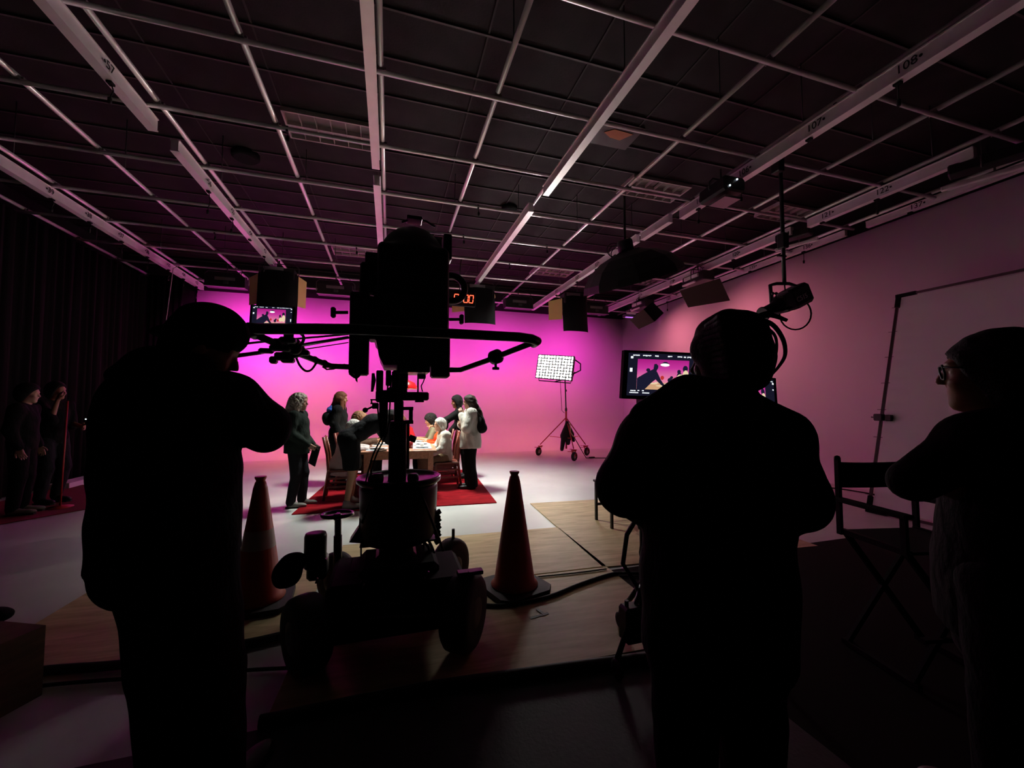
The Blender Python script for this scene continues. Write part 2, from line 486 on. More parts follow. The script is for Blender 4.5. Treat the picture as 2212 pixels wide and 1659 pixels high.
# round speaker, square hatch and smoke detector on the ceiling
mb = MB(); mb.lathe((-2.28, 7.3, ZC - 0.10), [(0.16, 0), (0.2, 0.03), (0.2, 0.1)], 20); mb.solo('ceiling_speaker', MATTE, 'round black ceiling speaker above the left part of the grid', 'speaker')
mb = MB(); mb.lathe((2.3, 7.75, ZC - 0.09), [(0.12, 0), (0.16, 0.03), (0.16, 0.09)], 20); mb.solo('ceiling_speaker', MATTE, 'round black ceiling speaker right of the black camera head', 'speaker')
h = thing('ceiling_hatch', 'broken ceiling tile with an orange torn opening', 'ceiling hatch', (3.2, 5.15, ZC - 0.02))
MB().box((3.2, 5.15, ZC - 0.012), (0.32, 0.26, 0.012)).build('frame', mat('hatch', (0.06, 0.04, 0.045), 0.5), h)
mb = MB(); mb.prism([(2.98, 5.12, ZC - 0.032), (3.1, 5.02, ZC - 0.032), (3.42, 5.04, ZC - 0.032), (3.3, 5.22, ZC - 0.032), (3.12, 5.2, ZC - 0.032)], (0, 0, 0.008))
mb.build('torn_board', mat('torn_board', (0.55, 0.22, 0.12), 0.8), h)

# ================================================================== pipe grid
ZG = 4.80
GX = [-5.95, -4.83, -3.63, -2.46, -1.32, -0.13, 1.05, 2.22, 3.41, 4.62, 5.81, 6.96, 8.05]
GY = [2.80, 3.99, 5.17, 6.36, 7.58, 8.76, 9.95, 11.13, 12.32]
grid = thing('lighting_grid', 'pale steel pipe grid hung under the whole dark ceiling', 'lighting grid', (0, 0, ZG))
ml = MB().tube([(0, -0.9, 0), (0, 12.6, 0)], 0.029, 12).mesh('pipe'); ml.materials.append(STEEL)
mc = MB().tube([(-6.1, 0, 0), (8.2, 0, 0)], 0.024, 12).mesh('pipe'); mc.materials.append(STEEL)
for x in GX:
    o = link('pipe', ml, None, grid, True); o.location = (x, 0.4, 0)
for y in GY + [0.4, 1.6]:
    o = link('pipe', mc, None, grid, True); o.location = (0, y, -0.055)
mk = MB(); mk.box((0, 0, 0.0), (0.032, 0.032, 0.018)); mk.box((0.04, 0.03, 0.012), (0.012, 0.03, 0.012)); mk.tube([(0.0, 0.045, -0.03), (0.0, 0.045, 0.05)], 0.007, 6)
mkm = mk.mesh('pipe_clamp'); mkm.materials.append(mat('clamp_metal', (0.25, 0.22, 0.22), 0.4, metal=0.6))
for x in GX:
    for y in GY:
        o = link('pipe_clamp', mkm, None, grid, True); o.location = (x, y, -0.022)
mk = MB().tube([(0, 0, 0), (0, 0, ZC - ZG)], 0.006, 6).mesh('hanger_rod'); mk.materials.append(DGREY)
for i, x in enumerate(GX):
    for y in (3.4, 6.9, 10.5):
        o = link('hanger_rod', mk, None, grid, True); o.location = (x, y, 0)

# ================================================================== numbered electrical raceways
def raceway(x, y0, y1, side, label, nums=(), w=0.075, h=0.135, ztop=4.725, dark=False):
    t = thing('raceway', label, 'raceway', (x, (y0 + y1) / 2, ztop - h), 0, 'numbered electrical raceways')
    m = MB(); zc = ztop - h / 2
    m.box((x + side * -0.0, (y0 + y1) / 2, zc), (w / 2, (y1 - y0) / 2, h / 2))
    m.box((x, (y0 + y1) / 2, ztop), (w / 2 + 0.012, (y1 - y0) / 2 - .002, 0.006)); m.box((x, (y0 + y1) / 2, ztop - h), (w / 2 + 0.010, (y1 - y0) / 2 - .002, 0.005))
    m.build('channel', RACEM, t)
    for (n, yy) in nums:
        dot = ('%s\u2022' % n) if side < 0 else ('\u2022%s' % n)
        me = text_mesh(dot, 0.115)
        o = link('circuit_number', me, INK, t)
        o.rotation_euler = (math.pi / 2, 0, math.pi / 2 if side > 0 else -math.pi / 2)
        o.location = (x + side * (w / 2 + 0.0115), yy, zc)
        q = MB(); q.box((x, yy + 0.12, ztop - h - 0.012), (0.022, 0.03, 0.014)); q.build('outlet', MATTE, t)
        if random.random() < 0.75:
            L = random.uniform(0.12, 0.3); q = MB()
            q.tube([(x, yy + 0.12, ztop - h), (x + 0.02, yy + 0.13, ztop - h - L * .5), (x, yy + 0.12, ztop - h - L)], 0.006, 6)
            q.lathe((x, yy + 0.12, ztop - h - L - 0.06), [(0.014, 0), (0.018, 0.02), (0.018, 0.06)], 8)
            q.build('pigtail', RUBBER, t)
    for yy in (y0 + 0.3, (y0 + y1) / 2, y1 - 0.3):
        q = MB(); q.box((x, yy, ztop + 0.02), (0.012, 0.015, 0.035)); q.build('hanger', DGREY, t)
    return t
raceway(-4.90, 4.0, 12.75, 1, 'white raceway numbered 39 to 33 along the black left side', [(39, 7.55), (38, 8.35), (37, 9.2), (36, 10.05), (35, 10.9), (34, 11.6), (33, 12.3)])
raceway(-2.60, 2.4, 5.40, 1, 'short white raceway numbered 57 at the upper left', [(57, 4.55)])
raceway(-2.55, 5.75, 10.25, 1, 'white raceway numbered 56 to 54 running to the left amber lamp', [(56, 6.6), (55, 7.5), (54, 8.4), (53, 9.3)])
raceway(-0.215, 2.3, 5.45, -1, 'nearer white raceway beside the long centre pipe at the top edge')
raceway(-0.215, 5.85, 9.8, -1, 'farther white raceway in line behind it, above the camera head')
raceway(2.17, 1.2, 5.43, -1, 'long white raceway without numbers right of the centre, upper piece')
raceway(2.13, 5.95, 10.15, -1, 'white raceway running down to the second black flag')
raceway(4.60, 0.6, 5.45, -1, 'big near raceway numbered 105 to 109 at the upper right', [(109, 1.5), (108, 2.35), (107, 3.2), (106, 4.15), (105, 4.95)], w=0.085, h=0.15)
raceway(4.52, 5.62, 6.42, -1, 'short stub raceway without numbers left of the hanging projector')
raceway(4.48, 6.5, 12.4, -1, 'white raceway numbered 104 to 101 passing the softbox', [(104, 7.0), (103, 8.0), (102, 9.0), (101, 10.3)])
raceway(6.98, 3.0, 5.1, -1, 'near raceway numbered 122 on the right', [(122, 3.95), (121, 4.75)])
raceway(6.98, 5.4, 12.5, -1, 'white raceway numbered 120 to 117 reaching the far right corner', [(120, 6.6), (119, 7.6), (118, 8.6), (117, 10.0)])
raceway(8.20, 2.2, 4.95, -1, 'raceway numbered 137 above the right wall', [(137, 4.2)], w=0.06, h=0.10, ztop=4.78)
raceway(8.20, 5.3, 12.6, -1, 'raceway numbered 136 to 133 along the top of the right wall', [(136, 6.0), (135, 7.3), (134, 8.7), (133, 10.3)], w=0.06, h=0.10, ztop=4.78)

# loose plugs hanging from cross pipes
mk = MB(); mk.tube([(0, 0, 0), (0.01, 0, -0.05)], 0.005, 6); mk.lathe((0.01, 0, -0.12), [(0.012, 0), (0.02, 0.02), (0.02, 0.055), (0.008, 0.075)], 8); mk.box((0, 0, 0.03), (0.012, 0.02, 0.035))
mm = mk.mesh('hanging_plug'); mm.materials.append(RUBBER)
spots = [(-1.20, 5.17, 'beside the left ceiling troffer'), (1.35, 6.36, 'just right of the fifth long pipe'), (1.32, 7.58, 'in front of the right ceiling speaker'), (3.05, 7.58, 'left of the numbered 104 raceway'), (-3.2, 8.76, 'left of the 56 raceway'), (-0.7, 8.76, 'left of the camera head'), (2.6, 8.76, 'behind the ceiling speaker')]
for i, (x, y, w) in enumerate(spots):
    o = link('hanging_plug', mm, None); o.location = (x, y, 4.71); props(o, 'small black cable plug hanging from a cross pipe ' + w, 'plug', 'plugs hanging from the grid')

# ================================================================== hanging lamps
SILV = mat('lamp_back_silver', (0.30, 0.29, 0.29), 0.3, metal=0.7)
AMBER = mat('amber_gel', (0.90, 0.66, 0.24), 0.5)
def yoke(m, c, w, z1, zc, r=0.010):
    """U bracket round centre c, width w, from z1 (bottom) up to zc (clamp)"""
    x, y, _ = c
    m.tube([(x - w, y, z1), (x - w, y, zc - 0.09), (x - w + 0.06, y, zc - 0.03), (x + w - 0.06, y, zc - 0.03), (x + w, y, zc - 0.09), (x + w, y, z1)], r, 8)
    m.tube([(x, y, zc - 0.03), (x, y, 4.74)], 0.013, 8)
def cyc_lamp(x, y, z, label, w=0.40, pw=1.0, aim=(0, YB - 0.1, 3.0)):
    t = thing('cyc_lamp', label, 'stage lamp', (x, y, z - 0.2), 0, 'cyc lamps along the back pipe')
    m = MB(); m.prism([(x - w, y - 0.13, z + 0.10), (x - w, y + 0.02, z + 0.13), (x - w, y + 0.17, z + 0.02), (x - w, y + 0.10, z - 0.15), (x - w, y - 0.13, z - 0.15)], (2 * w, 0, 0))
    m.build('housing', BLACK, t)
    m = MB(); m.box((x, y - 0.135, z + 0.03), (w * 0.5, 0.008, 0.035)); m.build('ballast_plate', SILV, t)
    m = MB(); m.box((x, y - 0.14, z - 0.155), (w * 1.02, 0.02, 0.008)); m.build('lower_lip', SILV, t)
    m = MB(); m.box((x + 0.02, y - 0.14, z - 0.06), (0.05, 0.012, 0.03)); m.build('switch_box', DGREY, t)
    m = MB(); yoke(m, (x, y, z), w + 0.04, z - 0.05, z + 0.26); m.build('yoke', DGREY, t)
    m = MB(); m.tube([(x + 0.3, y - 0.1, z + 0.1), (x + 0.34, y - 0.12, z + 0.25), (x + 0.2, y - 0.03, 4.72), (x + 0.05, y, 4.76)], 0.007, 6); m.build('power_cable', RUBBER, t)
    m = MB(); c = V3(x, y + 0.135, z - 0.065); n = V3(0, 0.94, -0.35); n /= np.linalg.norm(n); a, b, d = frame_of(n)
    m.box(c, (w * 0.95, 0.075, 0.004), (a, b, d)); m.build('glass', GLASSY, t)
    area_light('cyc_light', c + n * 0.012, (x, aim[1], aim[2]), w * 1.7, 0.14, CYC_W * pw, CYC_COL, 108, t)
for x, lab in ((-3.65, 'leftmost black cyc lamp by the end of the 39 raceway'), (-1.32, 'black cyc lamp just left of the camera head'), (1.05, 'black cyc lamp hidden behind the camera head'), (3.45, 'black cyc lamp in a round wire yoke between two black flags'), (5.85, 'black cyc lamp right of the third black flag')):
    cyc_lamp(x, 10.75, 4.34, lab, pw={-3.65: 1.7, -1.32: 0.82, 1.05: 0.8, 3.45: 0.85, 5.85: 0.8}.get(x, 1.0))

def flag_lamp(px, py, Y, label, fw, fh, amber=1, pw=1.0):
    c = ony(px, py, Y); x, y = c[0], Y; z = 4.42
    t = thing('flagged_lamp', label, 'stage lamp', (x, y, z - 0.3), 0, 'warm lamps with black flags')
    m = MB(); m.box((x, y + 0.12, z - 0.02), (0.34, 0.16, 0.14), bev=0.02); m.build('housing', BLACK, t)
    m = MB(); m.box((x - 0.08, y - 0.05, z + 0.08), (0.2, 0.012, 0.045)); m.build('ballast_plate', SILV, t)
    m = MB(); yoke(m, (x, y + 0.1, z), 0.40, z - 0.05, z + 0.27); m.build('yoke', DGREY, t)
    # black foil flag hanging on the near side, curved at its edges
    zt = z + 0.04; zb = zt - fh; P = []; n = 12
    for i in range(n + 1):
        u = -1 + 2 * i / n; cur = 0.16 * abs(u) ** 4
        for q in (0, 1):
            P.append((x + u * fw, y - 0.10 + cur + q * 0.006, zt - 0.05 * abs(u) ** 3)); P.append((x + u * (fw * 1.0), y - 0.12 + cur * .6 + q * 0.006, zb))
    Fc = []
    for i in range(n):
        a = i * 4; b = a + 4
        Fc += [(a, a + 1, b + 1, b), (a + 2, b + 2, b + 3, a + 3), (a, b, b + 2, a + 2), (a + 1, a + 3, b + 3, b + 1)]
    m = MB(); m.add(P, Fc, True); m.build('black_flag', MATTE, t)
    for s in (-1, 1):
        if amber == 2 and s > 0: hh = 0.12
        else: hh = fh * 0.62
        m = MB(); m.prism([(x + s * fw * 0.98, y + 0.06, zt - 0.06), (x + s * (fw + (0.10 if s > 0 else 0.26)), y + 0.40, zt - 0.08), (x + s * (fw + (0.09 if s > 0 else 0.25)), y + 0.40, zt - hh), (x + s * fw * 0.98, y + 0.06, zt - hh * 1.05)], (0.006 * s, 0.0, 0))
        m.build('barn_door', AMBER, t)
    bl = bpy.data.lights.new('warm_bulb', 'POINT'); bl.energy = 2.0; bl.color = (1.0, .62, .25); bl.shadow_soft_size = .03; bo = bpy.data.objects.new('warm_bulb', bl); COL.objects.link(bo); bo.location = (x, y + .34, z - .22); bo.parent = t; bo.matrix_parent_inverse = Matrix.Translation(-t.location)
    area_light('warm_light', (x, y + 0.30, z - 0.08), (x, YB - 0.45, 0.15), 0.55, 0.2, WARM_W * pw, WARM_COL, 78, t)
flag_lamp(599, 640, 10.0, 'warm lamp with amber doors and the largest black flag, above the small monitor', 0.405, 1.15, 1, 1.25)
flag_lamp(1037, 655, 10.0, 'warm lamp with black flag right beside the red digit clock', 0.40, 0.92, 2, 0.62)
flag_lamp(1243, 680, 10.0, 'warm lamp with black flag and one amber door, right of the round-yoke lamp', 0.37, 0.98, 2, 0.7)

FLAGP = mat('pale_flag', (0.22, 0.13, 0.135), 0.85)
def side_lamp(c, quad, black, label, d):
    """lamp on the right-hand pipe with a pale board on its near side; quad are picture corners at depth d"""
    c = np.asarray(c, float)
    t = thing('board_lamp', label, 'stage lamp', c - V3(0, 0, 0.2), 0, 'lamps with pale boards by the right wall')
    m = MB(); m.box(c, (0.16, 0.34, 0.11), bev=0.02); m.build('housing', BLACK, t)
    m = MB(); m.box(c + V3(-0.18, 0.02, 0.03), (0.02, 0.22, 0.035)); m.build('ballast_plate', WHITEP, t)
    m = MB(); m.box(c + V3(-0.18, 0.1, -0.1), (0.02, 0.2, 0.018)); m.build('tube_strip', WHITEP, t)
    m = MB(); yoke(m, c, 0.20, c[2] - 0.05, c[2] + 0.25); m.build('yoke', DGREY, t)
    m = MB(); m.torus(c + V3(0, 0.0, 0.18), 0.13, 0.008, (0, 1, 0.2), 20, 6); m.build('cable_loop', RUBBER, t)
    q = [atd(x, y, d) for x, y in quad]
    n = np.cross(q[1] - q[0], q[3] - q[0]); n /= np.linalg.norm(n)
    m = MB(); m.prism(q, n * 0.012); m.build('pale_board', FLAGP, t)
    if black:
        q = [atd(x, y, d + 0.1) for x, y in black]; m = MB(); m.prism(q, n * 0.01); m.build('black_flag', MATTE, t)
    area_light('rose_light', c + V3(.17, 0, -.12), c + V3(.17, 0, -.12) + V3(.42, -.25, -1), .5, .15, ROSE_W, ROSE_COL, 160, t)
    return t
side_lamp(onz(1508, 603, 4.42), [(1468, 628), (1555, 601), (1577, 649), (1487, 664)], None, 'lamp with a large pale board near the right wall', 7.6)
side_lamp(onz(1388, 660, 4.38), [(1361, 691), (1390, 668), (1414, 695), (1380, 711)], [(1390, 668), (1410, 652), (1434, 676), (1414, 695)], 'lamp with a tilted pale board and black flag in the far right corner', 9.6)
# small magenta-lit strip lamp in the corner
c = onz(1360, 683, 4.30); t = thing('strip_lamp', 'tiny strip lamp glowing violet in the far right corner', 'stage lamp', c)
MB().box(c, (0.20, 0.10, 0.05), bev=0.01).build('housing', DGREY, t)
MB().box(c + V3(-0.02, -0.11, 0.07), (0.16, 0.02, 0.03)).build('plate', WHITEP, t)
MB().box(c + V3(0, -0.09, -0.06), (0.20, 0.03, 0.012)).build('lower_tube', mat('violet_tube', (0.5, 0.3, 0.7), 0.4, emit=(0.55, 0.2, 1.0), estr=0.9), t)
m = MB(); m.tube([c + V3(0, 0, 0.05), (c[0], c[1], 4.55), (c[0], 11.13, 4.74)], 0.012, 8); m.build('hanging_rod', DGREY, t)

def tube_lamp(c, label, L=0.36, d=(0.35, -0.95, 0)):
    c = np.asarray(c, float); d = np.asarray(d, float); d /= np.linalg.norm(d); a = np.cross(d, (0, 0, 1))
    t = thing('tube_lamp', label, 'stage lamp', c - V3(0, 0, 0.2), 0, 'twin tube lamps on the right pipes')
    ax = (a, d, V3(0, 0, 1))
    m = MB(); m.box(c + V3(0, 0, 0.08), (0.10, L * .8, 0.07), ax, bev=0.015); m.build('housing', BLACK, t)
    m = MB(); m.box(c - a * 0.10 + V3(0, 0, 0.08), (0.015, L * .55, 0.035), ax); m.build('ballast_plate', SILV, t)
    m = MB(); m.box(c - a * 0.10 - V3(0, 0, 0.07), (0.03, L, 0.028), ax, bev=0.008); m.build('lower_tube', WHITEP, t)
    m = MB(); yoke(m, c, 0.13, c[2] - 0.02, c[2] + 0.22, 0.012); m.build('yoke', DGREY, t)
    return t
tube_lamp(onz(1715, 518, 4.52), 'twin tube lamp behind the spotlight drop pipe', 0.34)
tube_lamp(onz(2135, 362, 4.45), 'twin tube lamp at the right edge below the 122 raceway', 0.42)
# projector-like unit with small white pilot lights
c = onz(1558, 415, 4.42); t = thing('projector', 'dark hanging projector with two white pilot lights under raceway 105', 'projector', c)
m = MB(); m.box(c, (0.17, 0.24, 0.10), bev=0.03); m.build('housing', BLACK, t)
m = MB(); m.lathe(c + V3(-0.05, -0.23, -0.02), [(0.06, 0), (0.07, 0.02), (0.07, 0.08)], 14, (0, 1, 0)); m.build('lens', GLASSY, t)
PIL = mat('pilot_light', (0.8, 0.9, 1), 0.3, emit=(0.75, 0.87, 1.0), estr=3)
for q in ((0.02, -0.247, 0.05), (-0.10, -0.247, -0.05)): MB().sphere(c + V3(*q), 0.012, 8).build('pilot_light', PIL, t)
m = MB(); m.box(c + V3(0, -0.05, -0.16), (0.13, 0.14, 0.015)); m.build('lower_tray', SILV, t)
m = MB(); yoke(m, c, 0.20, c[2], c[2] + 0.2); m.build('yoke', DGREY, t)
# theatrical spotlight on a long drop pipe
sx, sy = 4.86, 3.89
t = thing('spotlight', 'black profile spotlight on a long drop pipe at the right', 'spotlight', (sx, sy, 2.7))
m = MB(); m.tube([(sx, sy, 3.08), (sx, sy, 4.86)], 0.024, 12); m.build('drop_pipe', BLACK, t)
m = MB(); m.box((sx - .05, sy, 4.66), (0.05, 0.06, 0.14), bev=0.01); m.build('clamp', BLACK, t); m = MB(); m.box((sx, sy, 3.62), (0.045, 0.05, 0.10), bev=0.01); m.build('clamp', BLACK, t); m = MB(); m.box((sx - 0.03, sy, 3.42), (0.07, 0.012, 0.012)); m.build('clamp_bolt', BLACK, t)
ctr = atd(1698, 652, 5.1); ax = atd(1752, 628, 5.22) - atd(1625, 695, 4.95); ax /= np.linalg.norm(ax)
rgt = np.cross(ax, (0, 0, 1)); rgt /= np.linalg.norm(rgt)
m = MB()
top = V3(sx, sy, 3.06); hw = _rt
pl = [ctr - hw * 0.17 - V3(0, 0, 0.0) - ax * .02, ctr - hw * 0.18 + V3(0, 0, 0.22) - ax * .02, top - hw * 0.10, top + hw * 0.06, ctr + hw * 0.14 + V3(0, 0, 0.2), ctr + hw * 0.15 + ax * .03]
m.tube(pl, 0.022, 10); m.tube([top, ctr + V3(0, 0, 0.08)], 0.008, 6); m.build('yoke', BLACK, t)
m = MB(); u2 = np.cross(rgt, ax); m.box(ctr + ax * 0.16, (0.12, 0.13, 0.17), (rgt, u2, ax), bev=0.035); m.build('lamp_house', BLACK, t)
m = MB(); m.lathe(ctr + ax * -0.42, [(0.085, 0), (0.09, 0.02), (0.075, 0.05), (0.075, 0.22), (0.095, 0.24), (0.10, 0.46)], 18, ax); m.build('lens_barrel', BLACK, t)
m = MB(); m.box(ctr - ax * 0.03, (0.11, 0.11, 0.10), (rgt, u2, ax), bev=0.02); m.build('shutter_gate', DGREY, t)
for s in (-0.02, 0.02):
    m = MB(); m.tube([ctr - ax * 0.20 + V3(0, 0, 0.05) + _rt * s, ctr - ax * 0.20 + V3(0, 0, 0.17) + _rt * s], 0.007, 6); m.sphere(ctr - ax * 0.20 + V3(0, 0, 0.18) + _rt * s, 0.02, 8); m.build('shutter_handle', BLACK, t)
m = MB(); a0 = ctr + ax * 0.26 + _rt * 0.06; lp = []
for i in range(17):
    a = math.radians(60 - 240 * i / 16); lp.append(atd(1718, 678, 5.1) + (_rt * math.cos(a) + _up * math.sin(a)) * 0.2)
m.tube(lp, 0.010, 8); m.build('power_cable', RUBBER, t)
me = text_mesh('C515', 0.085); o = link('stencil_number', me, mat('stencil_white', (0.9, 0.88, 0.88), 0.6), t)
nn = -np.cross(ax, (0, 0, 1)); nn /= np.linalg.norm(nn)
if nn @ _fw > 0: nn = -nn
xa = np.cross((0, 0, 1), nn); xa /= np.linalg.norm(xa); xa = ax if xa @ ax > 0 else -ax; ya = np.cross(nn, xa)
o.matrix_basis = Matrix(((xa[0], ya[0], nn[0], 0), (xa[1], ya[1], nn[1], 0), (xa[2], ya[2], nn[2], 0), (0, 0, 0, 1)))
pp = ctr + ax * 0.10 + nn * 0.135 - u2 * 0.02; o.location = Vector(pp)

# big octagonal soft box, seen from behind
oc = atd(1368, 609, 6.4); nrm = _rt * .28 - _up * .94 + _fw * .20; nrm /= np.linalg.norm(nrm)
K_softbox = t = thing('softbox', 'large black octagonal softbox hanging beside raceway 104', 'softbox', oc - V3(0, 0, 0.5))
a, b, d = frame_of(nrm, (0.2, 0, 1)); R = 0.80; P = []; Fc = []
ks = [(1.0, 0.0), (0.96, -0.14), (0.80, -0.34), (0.55, -0.50), (0.22, -0.60)]
for (rr, dd) in ks:
    for i in range(16):
        an = 2 * math.pi * i / 16; sc = 1.0 if i % 2 == 0 else 0.95
        P.append(oc + (a * math.cos(an) + b * math.sin(an)) * R * rr * sc + d * dd * 0.80)
for j in range(len(ks) - 1):
    for i in range(16): Fc.append((j * 16 + i, j * 16 + (i + 1) % 16, (j + 1) * 16 + (i + 1) % 16, (j + 1) * 16 + i))
Fc.append(tuple(4 * 16 + i for i in range(16)))
m = MB(); m.add(P, Fc, False); m.build('fabric_shell', mat('softbox_nylon', (0.014, 0.011, 0.013), 0.5), t)
m = MB(); m.add([p + d * -0.02 for p in map(np.array, P[:16])], [tuple(range(16))]); m.build('diffuser', mat('diffuser', (0.75, 0.75, 0.75), 0.9), t)
m = MB(); m.lathe(oc - d * 0.66, [(0.10, 0), (0.12, 0.03), (0.12, 0.22)], 16, d); m.build('lamp_head', BLACK, t)
for i in range(0, 16, 2):
    m = MB(); an = 2 * math.pi * i / 16
    m.tube([oc - d * 0.49 + (a * math.cos(an) + b * math.sin(an)) * 0.17, oc - d * 0.27 + (a * math.cos(an) + b * math.sin(an)) * R * .80, oc + (a * math.cos(an) + b * math.sin(an)) * R], 0.006, 5)
    m.build('rib', BLACK, t)
hp = oc - d * 0.6; m = MB(); m.tube([hp, (hp[0], hp[1], 4.76)], 0.02, 8); m.build('hanging_rod', BLACK, t)
m = MB()
for k in range(3): m.torus(atd(1325 + 3 * k, 540 + 4 * k, 6.9), 0.11 - .012 * k, 0.007, (0.3 + .2 * k, 1, 0.2), 20, 6)
m.build('coiled_cable', RUBBER, t)

# overhead soft lamp above the table, mostly behind the crane head
kx, ky, kz = 0.665, 7.58, 4.38
t = thing('overhead_lamp', 'square overhead lamp above the table, hidden behind the camera head', 'stage lamp', (kx, ky, kz))
m = MB(); m.box((kx, ky, kz + .10), (.35, .35, .06), bev=.02); m.build('housing', BLACK, t)
m = MB()
for s_ in (-1, 1): m.box((kx + s_ * .355, ky, kz + .0), (.006, .36, .10)); m.box((kx, ky + s_ * .355, kz), (.36, .006, .10))
m.build('skirt', MATTE, t)
MB().box((kx, ky, kz + .03), (.33, .33, .006)).build('diffuser', mat('key_diffuser', (.8, .8, .8), .9, emit=(1, .97, .92), estr=4), t)
m = MB(); m.tube([(kx, ky, kz + .15), (kx, ky, 4.74)], .015, 8); m.build('hanging_rod', BLACK, t)
area_light('key_light', (kx, ky, kz + .02), (kx, ky, 0), .64, .64, KEY_W, KEY_COL, KEY_SPREAD, t)

# hanging digit clock
cc = ony(994, 644, 8.9); t = thing('digit_clock', 'black box clock with red glowing zero digits hanging above the set', 'clock', cc - V3(0, 0, 0.2))
RED = mat('red_digit', (0.8, 0.05, 0.02), 0.4, emit=(1.0, 0.07, 0.03), estr=5.0)
ccx, ccz = cc[0], cc[2]
m = MB(); m.box((ccx + .02, 8.96, ccz), (0.34, 0.04, 0.17), bev=0.015); m.build('case', MATTE, t)
def seg0(cx, sk=0.12):
    w, hh, th = 0.045, 0.085, 0.007; mm = MB()
    def pt(u, v): return V3(cx + u + v * sk, 8.915, ccz + v)
    for (u0, v0, u1, v1) in ((-w, hh, w, hh), (-w, -hh, w, -hh), (-w, .01, -w, hh - .012), (-w, -hh + .012, -w, -.01), (w, .01, w, hh - .012), (w, -hh + .012, w, -.01)):
        mm.bar(pt(u0, v0), pt(u1, v1), th * 2, 0.006, (0, 1, 0))
    return mm
for dx in (-0.085, 0.135, 0.255): seg0(ccx + dx).build('digit', RED, t)
m = MB(); m.tube([(ccx, 8.96, ccz + .15), (ccx, 8.96, 4.5), (ccx, 8.77, 4.74)], 0.012, 8); m.build('hanging_rod', BLACK, t)
# ================================================================== curtains and left edge
CURT = mat('black_velour', (0.012, 0.009, 0.011), 0.95, spec=0.1, bump=0.2, bscale=120)
def curtain(name, label, p0, p1, z0, z1, nfold, amp):
    p0 = V3(*p0); p1 = V3(*p1); L = np.linalg.norm(p1 - p0); d = (p1 - p0) / L; nrm = V3(-d[1], d[0]); n = nfold * 8; P = []; F = []
    for i in range(n + 1):
        t = i / n; q = p0 + d * L * t; ph = 2 * math.pi * nfold * t
        for (z, a) in ((z0, 1.0), ((z0 + z1) / 2, 0.9), (z1, 0.6)):
            w = amp * a * (math.sin(ph) + 0.35 * math.sin(2.3 * ph + 1) + 0.25 * math.sin(0.37 * ph + z))
            P.append((*(q + nrm * w), z))
    for i in range(n):
        for k in range(2): F.append((i * 3 + k, i * 3 + k + 1, i * 3 + 4 + k, i * 3 + 3 + k))
    m = MB(); m.add(P, F, True); o = m.solo(name, CURT, label, 'curtain')
    sm = o.modifiers.new('thick', 'SOLIDIFY'); sm.thickness = 0.006
    return o
curtain('black_curtain', 'long black velour curtain along the left side of the studio', (-5.86, 3.0), (-5.80, 12.6), 0.03, 4.62, 46, 0.045)
curtain('black_curtain', 'narrow black curtain leg closing the left end of the magenta wall', (-5.75, 12.0), (-5.02, 12.0), 0.0, 4.70, 6, 0.03)
q0 = ony(374, 580, 11.0); q1 = ony(357, 706, 11.0)
m = MB(); m.tube([(q0[0] + .1, 11.13, 4.76), q0, q1, q1 + (q1 - q0) * 1.6], 0.009, 6); m.solo('rope', mat('pale_rope', (0.5, 0.42, 0.45), 0.8), 'thin pale rope hanging in front of the left curtain', 'rope')

# by the curtain: floor shade as a red sheet, lit floor as a pale board
RED_SHADE = mat('dark_red_shade', (0.16, 0.012, 0.016), 0.95, var=0.25, vscale=30, bump=0.3, bscale=200)
m = MB(); m.prism([(-5.7, 6.1, 0.004), (-4.72, 6.62, 0.004), (-3.75, 7.75, 0.004), (-4.3, 9.6, 0.004), (-5.7, 9.5, 0.004)], (0, 0, 0.008)); m.solo('red_shade_sheet', RED_SHADE, 'dark red carpet piece under the two people by the left curtain', 'carpet')  # red sheet stands for shade on the floor, not a carpet
m = MB(); m.prism([(-5.70, 9.15, 0.0), (-5.42, 9.2, 0.0), (-5.42, 11.6, 0.0), (-5.70, 11.6, 0.0)], (0, 0, 0.10)); m.solo('lit_floor_board', CYC, 'pale low kerb board at the foot of the left curtain', 'board')  # pale board stands for a lit strip of floor, not a kerb

# ================================================================== red rug
RUG = mat('red_rug', (0.27, 0.006, 0.012), 0.95, spec=0.1, var=0.35, vscale=5, bump=0.6, bscale=90, stretch=(1, 3, 1))
m = MB(); r = [(-1.25, 6.18), (1.58, 6.0), (1.80, 9.15), (-1.05, 9.3)]
m.prism([(x, y, 0.002) for x, y in r], (0, 0, 0.012)); m.solo('rug', RUG, 'large plain red rug under the dining table', 'rug')

# ================================================================== dining table
WOODT = mat('table_wood', (0.42, 0.20, 0.12), 0.35, var=0.25, vscale=4, stretch=(8, 1, 8))
tang = math.radians(-3.5)
tab = thing('dining_table', 'long wooden dining table laid for a meal on the red rug', 'table', (0.22, 7.68, 0.0), tang)
for i in range(6):
    MB().box((-0.4875 + 0.195 * i, 0, 0.745), (0.0968, 1.05, 0.018), bev=0.003).build('plank', WOODT, tab, True)
m = MB(); m.box((0, -0.98, 0.675), (0.5, 0.014, 0.05)); m.box((0, 0.98, 0.675), (0.5, 0.014, 0.05)); m.box((-0.5, 0, 0.675), (0.014, 0.98, 0.05)); m.box((0.5, 0, 0.675), (0.014, 0.98, 0.05)); m.build('apron', WOODT, tab, True)
lm = MB().box((0, 0, 0.365), (0.042, 0.042, 0.36), bev=0.006).mesh('leg'); lm.materials.append(WOODT)
for sx in (-1, 1):
    for sy in (-1, 1):
        o = link('leg', lm, None, tab, True); o.location = (sx * 0.49, sy * 0.96, 0)
def tp(x, y, z=0.764):
    c, s = math.cos(tang), math.sin(tang); return V3(0.22 + x * c - y * s, 7.68 + x * s + y * c, z)

